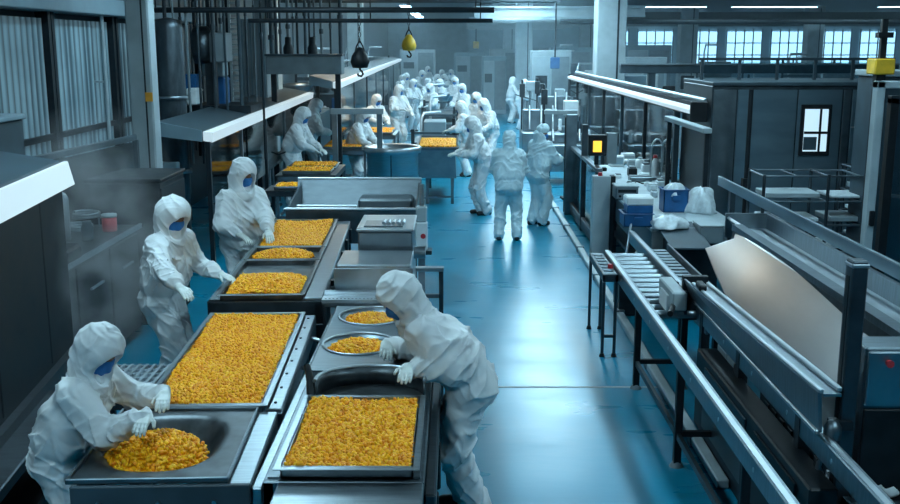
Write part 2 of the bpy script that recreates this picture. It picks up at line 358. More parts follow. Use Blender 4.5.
def person_meshes(P, h=.010, fine=True, seed=0.0, cloth='suit', cap=False):
    """meshes of one dressed figure, in its own frame: y ahead, x to its right hand, 1.75 m tall standing"""
    lean, yaw = P.get('lean', .15), P.get('yaw', 0.); hipy, hz = P.get('hipy', 0.), P.get('hipz', .93)
    pe = V(0, hipy, hz)
    sd = lambda a: V(0, math.sin(a), math.cos(a))
    ch = pe + .26 * sd(lean * .75); nk = ch + .255 * sd(lean * 1.1)
    hp, hy = P.get('pitch', .3), P.get('hyaw', 0.)
    hd = nk + .085 * rotz(hy * .4, sd(lean * .9)) + .10 * rotz(hy, sd(lean * .35 + hp * .4))
    f = rotz(hy, V(0, math.cos(hp), -math.sin(hp))); B = basis(f); X, Fw, U = B
    sh = {}; el = {}; wr = {}; hdir = {}
    for k, sg in (('R', 1), ('L', -1)):
        S = nk - .05 * sd(lean) + rotz(yaw, V(.175 * sg, 0, 0))
        T = V(P[k]); pole = V(*P.get('pole' + k, (.75 * sg, -.55, -.7)))
        e, w = ik(S, T, .29, .265, pole); sh[k], el[k], wr[k] = S, e, w; hdir[k] = V(P.get('d' + k, unit(w - e)))
    hip = {}; kn = {}; an = {}
    for k, sg in (('R', 1), ('L', -1)):
        fx, fy = P.get('f' + k, (.11 * sg, 0)); A = V(fx, fy, .085); H0 = pe + V(.088 * sg, 0, -.04)
        kk, a = ik(H0, A, .425, .42, V(.12 * sg, 1, 0)); hip[k], kn[k], an[k] = H0, kk, a
    out = {}
    b = Sdf()                                                  # the body: one continuous skin
    b.ell(hd + .0 * Fw + .02 * U, (.074, .093, .10), B.copy()).cap(hd - .03 * U + .03 * Fw, hd - .075 * U + .055 * Fw, .055, .036, .03)
    b.cap(hd - .005 * U + .085 * Fw, hd - .035 * U + .108 * Fw, .010, .015, .012).cap(hd - .060 * U + .088 * Fw + .014 * X, hd - .060 * U + .088 * Fw - .014 * X, .008, .008, .010)
    for sg in (1, -1): b.ell(hd - .005 * U + sg * .074 * X, (.012, .024, .034), B.copy(), .01)
    b.cap(nk - .03 * sd(lean), hd - .04 * U, .058, .055, .03)
    b.cap(nk + rotz(yaw, V(.12, 0, 0)) - .06 * sd(lean), nk + rotz(yaw, V(-.12, 0, 0)) - .06 * sd(lean), .06, .06, .05)
    b.cap(ch + V(.06, 0, 0), ch - V(.06, 0, 0), .105, .105, .06).cap(pe + V(.07, 0, 0), pe - V(.07, 0, 0), .105, .105, .06).cap(pe, nk - .06 * sd(lean), .10, .09, .06)
    for k in 'RL':
        b.cap(sh[k], el[k], .048, .038, .03).cap(el[k], wr[k], .036, .025, .02)
        b.cap(hip[k], kn[k], .078, .05, .04).cap(kn[k], an[k], .05, .035, .02).cap(an[k] - V(0, .03, .05), an[k] + V(0, .13, -.06), .03, .026, .02)
        hand(b, wr[k], hdir[k], V(P.get('n' + k, (0, .2, -1))), k == 'R', P.get('curl', .35), .86)
    for sg in (1, -1): b.sub(hd + .020 * U + .102 * Fw + sg * .032 * X, (.018, .016, .011), B)
    out['body'] = b.mesh('body', 'skin', max(h, .008) if fine else .018)
    c = Sdf()                                                  # coverall
    for k in 'RL':
        c.cap(hip[k], kn[k], .120, .104, .04).cap(kn[k], an[k] + V(0, 0, .0), .102, .088, .03).cap(an[k] + V(0, 0, .03), an[k] + V(0, .015, -.015), .088, .076, .02)
    c.cap(pe + V(.075, -.01, -.02), pe + V(-.075, -.01, -.02), .158, .158, .05).cap(pe + V(.05, -.05, -.04), pe + V(-.05, -.05, -.04), .12, .12, .05)
    wa = pe + .125 * sd(lean * .6)
    top = [(wa + V(.085, 0, 0), wa - V(.085, 0, 0), .168, .168, .012), (ch + rotz(yaw, V(.085, .01, 0)), ch + rotz(yaw, V(-.085, .01, 0)), .165, .165, .06),
           (nk - .10 * sd(lean) + rotz(yaw, V(.10, 0, 0)), nk - .10 * sd(lean) + rotz(yaw, V(-.10, 0, 0)), .128, .128, .06),
           (nk - .06 * sd(lean), hd - .03 * Fw - .05 * U, .118, .105, .05)]
    for t in top: c.cap(*t)
    for k in 'RL':
        c.cap(sh[k], el[k], .102, .084, .045).cap(el[k], el[k] + .72 * (wr[k] - el[k]), .086, .070, .03).cap(el[k] + .72 * (wr[k] - el[k]), wr[k] - .01 * unit(wr[k] - el[k]), .068, .038, .015)
    out['coverall'] = c.mesh('coverall', cloth, h, .0115 if fine else .011, seed)
    hh = Sdf()                                                 # hood, or a bouffant cap
    if cap:
        hh.ell(hd + .055 * U - .02 * Fw, (.115, .125, .10), B.copy())
        hh.keep(hd + .03 * U + .06 * Fw, -(U * .75 + Fw * -.35))
    else:
        hh.ell(hd + .03 * U - .015 * Fw, (.134, .150, .146), B.copy(), .03).ell(hd - .06 * U - .01 * Fw, (.122, .120, .115), B.copy(), .05).cap(hd - .08 * U - .02 * Fw, nk - .02 * sd(lean), .115, .138, .05)
        hh.sub(hd - .022 * U + .155 * Fw, (.082, .112, .108), B)
    out['hood'] = hh.mesh('hood', cloth, h * .75, .0065, seed + 3)
    mk = Sdf().ell(hd - .048 * U + .045 * Fw, (.080, .086, .070), B.copy(), .01).cap(hd - .012 * U + .092 * Fw, hd - .04 * U + .112 * Fw, .016, .020, .02)
    mk.keep(hd - .0 * U, U - .12 * Fw).keep(hd + .02 * Fw, -Fw)
    out['face_mask'] = mk.mesh('face_mask', 'mask', .006 if fine else .010, .004, seed + 1)
    for k in 'RL':
        g = Sdf(); W = wr[k]; ax = unit(wr[k] - el[k])
        hand(g, W, hdir[k], V(P.get('n' + k, (0, .2, -1))), k == 'R', P.get('curl', .35), 1.0, .0012)
        g.cap(W - .055 * ax, W + .01 * unit(hdir[k]), .037, .028, .015)
        out['glove' + k] = g.mesh('glove', 'glove', .0042 if fine else .008)
        s2 = Sdf(); A = an[k]; s2.cap(A + V(0, -.05, -.045), A + V(0, .15, -.05), .042, .038, .03).cap(A + V(0, -.02, .0), A + V(0, .0, -.04), .05, .05, .03); s2.keep((0, 0, 0.0), (0, 0, -1))
        out['shoe' + k] = s2.mesh('shoe', P.get('shoe', 'shoe'), .009 if fine else .016)
    e = G()
    for sg in (1, -1): e.obb(hd + .018 * U + .088 * Fw + sg * .032 * X, (.02, .004, .008), Matrix(B.tolist()).transposed(), .0015)
    out['eye'] = (hd, B)
    return out
def make_person(label, loc, face, P, h=.010, fine=True, seed=0., height=1.75, cloth='suit', group=None, cap=False):
    r = thing('person', label, 'person', loc, math.atan2(face[1], face[0]) - PI / 2, group); sc = height / 1.75; r.scale = (sc,) * 3
    P = dict(P)
    if P.get('world'):                                          # hand targets given in the room
        Ri = Matrix.Rotation(-r.rotation_euler[2], 3, 'Z')
        for k in 'RL': P[k] = tuple(Ri @ (Vector(P[k]) - Vector(loc)) / sc)
    ms = person_meshes(P, h, fine, seed, cloth, cap)
    for k, me in ms.items():
        if k == 'eye':
            if fine:
                hd, B = me
                for sg in (1, -1):
                    c = hd + .018 * B[2] + .079 * B[1] + sg * .032 * B[0]
                    g = G(); prof = [(.0001, -.011), (.006, -.0095), (.010, -.004), (.011, 0), (.010, .004), (.006, .0095), (.0001, .011)]
                    g.lathe((0, 0, 0), prof, 12); g.v = [tuple(c + B[0] * v[0] + B[1] * v[2] + B[2] * v[1]) for v in g.v]
                    eo = g.build('eye', 'eye', r); i2 = G(); c2 = c + B[1] * .0102; i2.cyl(c2, c2 + B[1] * .0022, .005, .004, 10); i2.build('iris', 'iris', eo)
            continue
        nm = {'gloveR': 'glove', 'gloveL': 'glove', 'shoeR': 'shoe', 'shoeL': 'shoe', 'hood': 'bouffant_cap' if cap else 'hood'}.get(k, k)
        o = bpy.data.objects.new(nm, me); COL.objects.link(o); o.parent = r
    return r
# ------------------------------------------------------------------ the hall
struct('floor', G().box(-5.4, 42, -5, 80, -.1, 0), 'floor')
struct('ceiling', G().box(-5.4, 42, -5, 80, 5.0, 5.15), 'ceil')
struct('wall_left', G().box(-5.4, -5.2, -5, 80, 0, 5), 'wallm')
struct('wall_right', G().box(42, 42.2, -5, 80, 0, 5), 'wallm')
struct('wall_back', G().box(-5.4, 42, 79, 79.2, 0, 5), 'panel')
struct('wall_front', G().box(-5.4, 42, -5.2, -5, 0, 5), 'wallm')
struct('trim_1', G().box(-.2, 1.88, 8.86, 8.90, 0, .003), 'pale')
struct('trim_2', G().box(-5.2, -4.75, 6, 20, 3.50, 3.72, .01), 'panel')
struct('trim_3', G().box(-5.2, -4.8, 6, 20, 3.72, 3.95, .01), 'slate')
def column(name, x, y, w, m='pale', d=None):
    d = d or w; g = G().box(x - w / 2, x + w / 2, y - d / 2, y + d / 2, 0, 5, .02); o = struct(name, g, m)
    G().box(x - w / 2 - .02, x + w / 2 + .02, y - d / 2 - .02, y + d / 2 + .02, 0, .18, .01).build('plinth', 'grey', o)
    G().box(x + w * .18, x + w * .24, y - d / 2 - .012, y - d / 2, .2, 4.9).build('seam', 'dark', o)
column('column', -3.86, 12.6, .28)
for i, (x, y, w) in enumerate(((3.95, 26.5, .74), (-4.4, 24, .55), (2.9, 44, .7), (3.1, 60, .7), (-3.9, 40, .6), (6.6, 52, .7), (11, 49, .8), (18, 52, .8), (25, 54, .8), (9, 66, .8), (33, 60, .8))): column('column', x, y, w)
# corrugated daylit sheets along the left wall, window openings framed in dark steel
wi = 1
for (y0, y1) in ((8.3, 10.9), (11.0, 12.55), (12.7, 14.9), (15.1, 17.2)):
    n = 20; pts = []
    for k in range(n + 1):
        y = y0 + (y1 - y0) * k / n; pts.append((-5.06 + (.02 if k % 2 else 0), y))
    vs = [(x, y, z) for z in (1.1, 3.42) for x, y in pts]; fs = [(k, k + 1, n + 2 + k, n + 1 + k) for k in range(n)]
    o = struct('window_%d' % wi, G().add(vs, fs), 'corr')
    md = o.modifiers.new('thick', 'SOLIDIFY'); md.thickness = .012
    f = G(); f.box(-5.12, -4.96, y0 - .06, y0 + .02, 1.0, 3.5); f.box(-5.12, -4.96, y1 - .02, y1 + .06, 1.0, 3.5); f.box(-5.12, -4.96, y0, y1, 1.0, 1.12); f.box(-5.1, -4.98, y0, y1, 1.95, 2.02)
    f.build('window_frame', 'dark', o); wi += 1
# far windows
for i in range(9):
    x = 10.5 + i * 3.4
    o = struct('window_%d' % wi, G().box(x, x + 2.7, 78.88, 78.96, 1.5, 4.2), 'win'); wi += 1
    f = G()
    for k in range(5): f.box(x + k * .675 - .04, x + k * .675 + .04, 78.8, 78.9, 1.4, 4.3)
    for k in range(4): f.box(x, x + 2.7, 78.8, 78.9, 1.45 + k * .9 - .04, 1.45 + k * .9 + .04)
    f.build('window_frame', 'slate', o)
for i in range(14):
    y = 22 + i * 4
    o = struct('window_%d' % wi, G().box(41.88, 41.96, y, y + 3, 1.5, 4.2), 'win'); wi += 1
    f = G()
    for k in range(4): f.box(41.8, 41.9, y + k - .04, y + k + .04, 1.4, 4.3)
    f.build('window_frame', 'slate', o)
# lamps
def lamp(label, loc, w, l, m, group):
    t = thing('ceiling_light', label, 'lamp', loc, 0, group)
    G().box(-w / 2 - .04, w / 2 + .04, -l / 2 - .04, l / 2 + .04, 0, .07, .01).build('housing', 'pale', t)
    G().box(-w / 2, w / 2, -l / 2, l / 2, -.012, 0).build('diffuser', m, t)
for k in range(5): lamp('wide glowing ceiling panel above the aisle, mirrored in the blue floor', (2.1, 20 + 4.6 * k, 4.90), 1.35, 4.1, 'sky', 'wide ceiling panels above the aisle')
WARMY = 25.3
for k in range(12):
    if k not in (3, 4): lamp('slim strip lamp added as fill light over the corn sorting lines', (-2.4, 1.5 + 6 * k, 4.90), .45, 2.6, 'lamp', 'added fill lamps over the sorting lines')  # overhead row added as fill light for the foreground
lamp('warm white lamp added above to reflect as a soft spot in the hopper side', (-2.4, WARMY, 4.90), .9, 1.8, 'hopper_glow', None)  # unseen warm lamp, added only for the highlight on the hopper
for k in range(4): lamp('slim strip lamp added as fill light over the roller conveyor', (3.4, 2.5 + 4.2 * k, 4.90), .4, 2.4, 'lamp', 'added fill lamps over the roller conveyor')  # unseen row added to fill the near conveyor side with light
for r, x in enumerate((8.5, 13, 19, 26, 34)):
    for k in range(6): lamp('ceiling strip lamp high over the far side of the hall', (x, 24 + 9.2 * k, 4.62), 3.4, .35, 'hall', 'strip lamps over the far side of the hall')
# beams and pipes under the ceiling
for k in range(8):
    y = 34 + 4.2 * k; g = G(); g.box(.6 + .2 * (k % 3), 6.2, y - .12, y + .12, 4.28, 4.34); g.box(.6 + .2 * (k % 3), 6.2, y - .03, y + .03, 4.05, 4.3); g.box(.6 + .2 * (k % 3), 6.2, y - .12, y + .12, 4.0, 4.06)
    one('roof_beam', 'pale steel cross beam under the roof above the far aisle', 'beam', g, 'pale', group='cross beams above the far aisle')
for k, (x0, x1, y, z, r, lb) in enumerate(((-5.2, .6, 16.3, 3.64, .045, 'dark horizontal pipe high across the corn lines, upper of two'), (-3.4, .6, 16.9, 3.49, .035, 'dark horizontal pipe just below the longer one over the corn lines'),
        (-5.2, 3, 30, 4.35, .06, 'thick horizontal pipe crossing the hall behind the hanging hooks'), (3.4, 30, 34, 3.85, .09, 'long dark pipe crossing the far side of the hall'))):
    t = thing('overhead_pipe', lb, 'pipe', (x0, y, z)); G().cyl((0, 0, 0), (x1 - x0, 0, 0), r, n=10).build('pipe', 'dark', t)
    for f in (.08, .5, .95): G().cyl(((x1 - x0) * f, 0, 0), ((x1 - x0) * f, 0, 5 - z), .012, n=6).build('hanger', 'dark', t)
for k in range(3):
    y = 49 + 9.5 * k
    one('roof_girder', 'long dark girder across the far side of the hall', 'beam', G().box(4.5, 41, y - .12, y + .12, 4.30, 4.62), 'dark', group='girders across the far side of the hall')
# gantry beam over the right cabinet
t = thing('gantry_beam', 'long horizontal steel gantry beam running behind the big cabinet top', 'beam', (3.2, 20, 0))
G().box(0, 5.4, -.09, .09, 2.56, 2.72, .01).build('girder', 'slate', t); G().box(0, 5.4, -.11, .11, 2.72, 2.75).build('flange', 'grey', t)
for x in (.62, 5.3): G().box(x - .07, x + .07, -.07, .07, 0, 2.56).build('post', 'slate', t)

# ------------------------------------------------------------------ shared builders
def tray_g(x0, x1, y0, y1, z, h, fl=.04, t=.012):
    g = G(); g.box(x0, x1, y0, y1, z, z + t)
    g.box(x0, x0 + t, y0, y1, z, z + h); g.box(x1 - t, x1, y0, y1, z, z + h); g.box(x0, x1, y0, y0 + t, z, z + h); g.box(x0, x1, y1 - t, y1, z, z + h)
    if fl:
        g.box(x0 - fl, x0 + t, y0 - fl, y1 + fl, z + h - .008, z + h, .003); g.box(x1 - t, x1 + fl, y0 - fl, y1 + fl, z + h - .008, z + h, .003)
        g.box(x0, x1, y0 - fl, y0 + t, z + h - .008, z + h - .001, .003); g.box(x0, x1, y1 - t, y1 + fl, z + h - .008, z + h - .001, .003)
    return g
def stand(t, x0, x1, y0, y1, top, lm='steel_mid', w=.05, rail=.10, low=.25, legs=True):
    g = G(); g.box(x0, x1, y0, y0 + w, top - rail, top, .006); g.box(x0, x1, y1 - w, y1, top - rail, top, .006); g.box(x0, x0 + w, y0, y1, top - rail, top - .002, .006); g.box(x1 - w, x1, y0, y1, top - rail, top - .002, .006)
    g.build('frame', lm, t)
    if legs:
        for x in (x0 + w / 2, x1 - w / 2):
            for y in (y0 + w / 2, y1 - w / 2):
                l = G().box(x - w / 2, x + w / 2, y - w / 2, y + w / 2, .03, top - rail, .005); o = l.build('leg', lm, t); G().cyl((x, y, 0), (x, y, .035), .03, .022, 10).build('foot', 'black', o)
        if low: G().box(x0 + w, x1 - w, y0 + .01, y0 + .04, low, low + .04).box(x0 + w, x1 - w, y1 - .04, y1 - .01, low, low + .04).box(x0 + .01, x0 + .04, y0, y1, low, low + .04).box(x1 - .04, x1 - .01, y0, y1, low, low + .04).build('stretcher_frame', lm, t)

# ------------------------------------------------------------------ near corn line (left)
LO = (-1.18, 5.8, 0); LR = .04
def Lw(x, y, z=0): return tuple(Matrix.Rotation(LR, 3, 'Z') @ Vector((x, y, z)) + Vector(LO))
# station 1: the pan with the oval basin
t = thing('sorting_table', 'nearest sorting table, dark frame carrying the oval basin pan', 'table', Lw(-.36, -.55), LR)
stand(t, -.44, .46, -.50, .52, .90, 'steel_dark', .06, .13)
G().box(-.44, .46, -.53, -.50, .76, .93, .006).build('front_beam', 'slate', t)
for x in (-.3, .0, .28): G().cyl((x, -.545, .84), (x, -.53, .84), .012).build('bolt', 'steel', t)
G().box(.34, .46, -.50, .52, .90, .925, .005).build('side_flange', 'steel', t)
# basin sheet
BX, BY, BRX, BRY = -.09, .03, .315, .40
def basin(x, y, d=.12):
    r = (abs((x - BX) / BRX) ** 2.6 + abs((y - BY) / BRY) ** 2.6) ** (1 / 2.6); s = min(max((1.04 - r) / .42, 0), 1); return -d * s * s * (3 - 2 * s)
P1 = thing('basin_pan', 'worn dark pan with an oval basin under the nearest worker hands', 'pan', Lw(-.36, -.55, .93), LR)
grid_sheet('basin', 'pan', 64, 64, lambda u, v: (-.46 + .80 * u, -.49 + 1.0 * v, .012 + basin(-.46 + .80 * u, -.49 + 1.0 * v)), P1)
G().box(-.47, .35, -.50, -.485, -.0, .03, .004).box(-.47, -.455, -.5, .52, 0, .03, .004).box(.335, .35, -.5, .52, 0, .03, .004).box(-.47, .35, .505, .52, 0, .03, .004).build('rim', 'steel_mid', P1)
def heap1(x, y):
    r = math.hypot((x + .13) / .26, (y + .03) / .30); return max(basin(x, y) + .012, -.115 + .17 * max(0, 1 - .62 * r * r)) + .008
corn('heaped corn kernels in the oval basin pan', Lw(-.36, -.55, .93), LR, -.42, .24, -.36, .40, heap1, lambda x, y: math.hypot((x + .12) / .275, (y + .06) / .27) < 1 and ((x - BX) / BRX) ** 2 + ((y - BY) / BRY) ** 2 < .98)
# station 2: the long tray
t = thing('sorting_table', 'sorting table under the longest corn tray, between two workers', 'table', Lw(-.34, 1.06), LR)
stand(t, -.42, .46, -1.05, 1.12, .90, 'steel_mid', .06, .13)
G().box(.36, .46, -1.05, 1.12, .90, .93, .006).build('side_flange', 'steel', t)
for k in range(8): G().cyl((.41, -.95 + .28 * k, .93), (.41, -.95 + .28 * k, .938), .010, n=8).build('bolt', 'steel_dark', t)
g = tray_g(-.365, .345, -1.04, 1.08, 0, .06, .035); o = one('corn_tray', 'longest steel tray, full to its rim with corn', 'tray', g, 'steel', Lw(-.34, 1.06, .90), LR)
corn('corn kernels filling the longest tray, level with its rim', Lw(-.34, 1.06, .90), LR, -.35, .33, -1.025, 1.065, lambda x, y: .05 + .014 * math.sin(7 * x + 2 * math.sin(3 * y)) * math.cos(4 * y))
# station 3 and 4: raised double trays
t = thing('sorting_table', 'raised sorting table carrying three trays beside the standing worker', 'table', Lw(-.34, 4.25), LR)
stand(t, -.46, .50, -1.88, 1.86, 1.0, 'steel_dark', .07, .20)
G().box(.34, .50, -1.88, 1.86, 1.0, 1.03, .006).build('side_flange', 'steel_mid', t); G().box(-.46, .34, -1.88, 1.86, .985, 1.0).build('tabletop', 'steel_mid', t)
for k in range(6): G().box(.50, .53, -1.7 + .65 * k, -1.62 + .65 * k, .82, .98, .004).build('bracket', 'steel_dark', t)
g = tray_g(-.36, .32, -1.84, -.50, 0, .055, .03); one('corn_tray', 'tray half covered with corn, bare steel at its far end, next to the gloved hand', 'tray', g, 'pan', Lw(-.34, 4.25, 1.0), LR)
corn('loose corn heap at the bare tray front edge', Lw(-.34, 4.25, 1.0), LR, -.33, .30, -1.80, -.95, lambda x, y: .018 + .075 * max(0, 1 - ((x + .02) / .36) ** 2) * max(0, 1 - ((y + 1.45) / .5) ** 2), lambda x, y: y < -1.12 + .28 * math.cos((x + .05) * 4.2) - .1 * x * 2)
g = tray_g(-.36, .32, -.44, .12, 0, .06, .03); one('corn_tray', 'shallow middle tray with a low corn heap and bare corners', 'tray', g, 'pan', Lw(-.34, 4.25, 1.0), LR)
corn('low rounded corn heap on the shallow middle tray', Lw(-.34, 4.25, 1.0), LR, -.34, .26, -.42, .10, lambda x, y: .018 + .07 * max(0, 1 - ((x + .05) / .34) ** 2 - ((y + .18) / .33) ** 2), lambda x, y: ((x + .05) / .31) ** 2 + ((y + .18) / .26) ** 2 < 1)
g = tray_g(-.37, .32, .20, 1.82, 0, .06, .035); one('corn_tray', 'farthest tray of the raised table, evenly full of corn', 'tray', g, 'steel_mid', Lw(-.34, 4.25, 1.0), LR)
corn('corn kernels filling the far tray of the raised table', Lw(-.34, 4.25, 1.0), LR, -.35, .30, .22, 1.80, lambda x, y: .05 + .012 * math.sin(8 * x + 3 * y))
# pipes and links between the two lines
for k, (y, z) in enumerate(((6.25, .80), (6.9, .82), (7.55, .84), (9.0, .9), (9.9, .92))):
    one('link_pipe', 'short bent steel pipe linking the two corn lines', 'pipe', G().tube([(-1.22, y, z), (-1.12, y, z + .015), (-1.02, y - .02, z), (-.93, y - .02, z + .01)], .016, 8), 'steel_light', group='short pipes between the two corn lines')
t = thing('drain_tray', 'narrow steel drain channel on the floor gap between the corn lines', 'channel', (-1.02, 6.6, 0))
G().box(-.10, .06, -1.9, 1.9, .40, .42).box(-.11, -.10, -1.9, 1.9, .40, .48).box(.06, .07, -1.9, 1.9, .40, .48).build('channel', 'steel_mid', t)
for y in (-1.6, 0, 1.6): G().box(-.04, 0, y - .02, y + .02, 0, .40).build('leg', 'steel_dark', t)
for k in range(4): G().box(-.08, .04, -1.4 + .8 * k, -1.2 + .8 * k, .42, .52, .02).build('motor', 'steel_dark', t)

# ------------------------------------------------------------------ centre line
t = thing('steel_worktable', 'bare steel worktable end in front of the square corn tray', 'table', (-.54, 4.35, 0))
G().box(-.36, .38, -.55, .40, .90, .935, .008).build('tabletop', 'steel', t); stand(t, -.34, .36, -.53, .38, .90, 'steel_dark', .05, .10)
t = thing('conveyor_bed', 'long steel conveyor bed carrying the square tray and round bowls', 'conveyor', (-.56, 6.6, 0))
stand(t, -.42, .40, -1.84, 1.5, .93, 'steel_mid', .06, .14); G().box(-.40, .38, -1.8, 1.5, .925, .94).build('bed_plate', 'steel_mid', t)
G().box(.40, .46, -1.84, 1.5, .72, .86, .01).build('side_guide', 'steel_dark', t); G().box(-.48, -.42, -1.84, 1.5, .80, .90, .01).build('side_guide', 'steel', t)
for k in range(5): G().box(.40, .47, -1.6 + .7 * k, -1.52 + .7 * k, .45, .74, .01).build('bracket', 'black', t)
g = tray_g(-.345, .33, -.52, .52, 0, .065, .035); one('corn_tray', 'square tray full of corn in front of the bending worker', 'tray', g, 'steel', (-.545, 5.30, .94))
corn('corn kernels filling the square tray before the bending worker', (-.545, 5.30, .94), 0, -.33, .315, -.505, .50, lambda x, y: .055 + .012 * math.sin(8 * x + 1) * math.cos(6 * y))
# curved hood piece at the back of the square tray, with lever
t = thing('curved_chute', 'dark curved chute with a bright rim behind the square corn tray', 'chute', (-.53, 5.92, .94))
n = 20; g = G(); rim = []; vs = []; 
for k in range(n + 1):
    a = PI * k / n; x = -.34 * math.cos(a); y = .34 * math.sin(a) ** .8 * .9
    rim.append((x, y, .13))
for zz in (0, .13): vs += [(x, y, zz) for x, y, _ in rim]
o = G().add(vs, [(k, k + 1, n + 2 + k, n + 1 + k) for k in range(n)], True).build('curved_wall', 'pan', t); md = o.modifiers.new('thick', 'SOLIDIFY'); md.thickness = .012
G().tube(rim, .013, 8).build('rim', 'steel_light', t)
G().prism([(x, y, 0) for x, y, _ in rim], (0, 0, .012)).build('base_plate', 'pan', t)
l = G().tube([(-.36, -.03, .02), (-.37, .03, .12), (-.40, .10, .20)], [.028, .026, .02], 10).build('lever', 'black', t)
G().cyl((-.365, -.03, 0), (-.365, -.03, .05), .035).build('pivot', 'steel_mid', l)
# flat pan with two round bowls
t = thing('bowl_plate', 'steel plate with two sunken round bowls, steam above the second', 'plate', (-.66, 7.2, .94))
def bowls(x, y):
    z = 0
    for cx, cy_, rx, ry, d in ((-.03, -.31, .24, .26, .07), (.0, .44, .24, .24, .06)):
        r = math.hypot((x - cx) / rx, (y - cy_) / ry); s = min(max((1.05 - r) / .4, 0), 1); z -= d * s * s * (3 - 2 * s)
    return z
grid_sheet('plate', 'steel_mid', 50, 90, lambda u, v: (-.31 + .66 * u, -.92 + 1.68 * v, .075 + bowls(-.31 + .66 * u, -.92 + 1.68 * v)), t)
for cx, cy_ in ((-.03, -.31), (0, .44)): G().tube([(cx + .255 * math.cos(a), cy_ + .27 * math.sin(a), .078) for a in np.linspace(0, 2 * PI, 33)], .010, 8).build('bowl_rim', 'steel_light', t)
G().box(-.31, .35, -.92, -.905, 0, .075).box(-.31, -.295, -.92, .76, 0, .07).box(.335, .35, -.92, .76, 0, .07).build('skirt', 'steel_mid', t)
corn('small corn heap in the round bowl before the gloved hands', (-.66, 7.2, .94), 0, -.26, .20, -.56, -.06, lambda x, y: max(.075 + bowls(x, y), .025 + .05 * max(0, 1 - ((x + .03) / .24) ** 2 - ((y + .31) / .26) ** 2)) + .008, lambda x, y: ((x + .03) / .215) ** 2 + ((y + .34) / .20) ** 2 < 1)
corn('pale steaming corn in the second round bowl', (-.66, 7.2, .94), 0, -.22, .22, .22, .66, lambda x, y: .040 + .03 * max(0, 1 - (x / .24) ** 2 - ((y - .44) / .24) ** 2), lambda x, y: (x / .20) ** 2 + ((y - .44) / .18) ** 2 < 1)
# perforated bar and rollers
t = thing('perforated_bar', 'perforated steel bar across the line behind the steaming bowl', 'bar', (-.74, 8.08, .93))
stand(t, -.36, .42, -.08, .10, .10, 'steel_mid', .03, .04, 0, False)
g = G(); g.box(-.36, .42, -.08, .06, .10, .125); o = g.build('bar', 'steel_light', t)
for k in range(24): G().cyl((-.33 + .0315 * k, -.045, .1255), (-.33 + .0315 * k, -.045, .127), .009, n=8).build('hole', 'black', o)
G().cyl((-.36, .15, .10), (.42, .15, .10), .05, n=20).build('roller', 'steel', t)
for x in (-.34, .40): G().box(x - .015, x + .015, -.08, .2, -.93, .06).build('leg', 'steel_dark', t)
# stepped steel boxes
def bigbox(label, x0, x1, y0, y1, z0, z1, lid=True):
    t = thing('steel_box', label, 'box', ((x0 + x1) / 2, (y0 + y1) / 2, 0)); X, W = (x1 - x0) / 2, (y1 - y0) / 2
    G().box(-X, X, -W, W, z0, z1, .012).build('body', 'steel', t)
    if lid: G().box(-X - .015, X + .015, -W - .015, W + .015, z1, z1 + .03, .008).build('lid', 'steel_light', t)
    for x in (-X + .04, X - .04):
        for y in (-W + .04, W - .04): G().box(x - .025, x + .025, y - .025, y + .025, 0, z0).build('leg', 'steel_dark', t)
    return t
t = bigbox('low wide steel box on the centre line, in front of the lidded one', -1.02, -.38, 8.36, 8.98, .62, 1.27, False)
G().box(-.335, .335, -.32, -.31, .70, 1.24, .004).build('front_panel', 'steel', t)
t = bigbox('taller lidded steel box with an open tray in its top', -.90, -.40, 9.08, 9.85, .62, 1.42)
G().box(-.2, .16, -.3, .0, 1.452, 1.462).build('tray_plate', 'steel_mid', t)
for k in range(5): G().cyl((-.02 + .045 * k, -.24, 1.475), (-.02 + .045 * k, -.08, 1.475), .017, n=8).build('bar', 'steel_light', t)
G().cyl((.25, 0, 1.15), (.36, 0, 1.15), .06).build('motor', 'steel_light', t)
# bracket table at the aisle edge
t = thing('side_bracket', 'thin steel bracket shelf standing out into the aisle', 'bracket', (-.20, 9.95, 0))
bx = Z(437, 233, .88)
G().box(-.42, .08, -.05, .05, .86, .90, .005).build('shelf', 'steel_light', t); G().box(.03, .075, -.03, .03, .03, .86, .004).build('leg', 'steel_dark', t)
G().cyl((.05, 0, 0), (.05, 0, .035), .04, .03).build('foot', 'black', t)
G().box(-.42, .05, -.02, .02, .58, .62).build('brace', 'steel_mid', t)
# control post with red button
t = thing('control_unit', 'white control unit with a red button beside the steel trough', 'control unit', (-.40, 11.6, 0))
G().box(-.07, .07, -.08, .08, .75, 1.08, .015).build('housing', 'white', t); G().box(-.06, .06, -.07, .07, 1.08, 1.26, .012).build('head', 'pale', t)
G().cyl((.02, -.09, .92), (.02, -.08, .92), .03).build('button', 'red', t); G().box(-.04, .04, -.05, .05, 0, .75, .006).build('post', 'steel_mid', t)
G().cyl((-.0, 0, 1.26), (0, 0, 1.52), .025).build('tube', 'steel_light', t); G().box(-.08, .12, -.1, .1, .70, .75, .006).build('shelf', 'steel_dark', t)
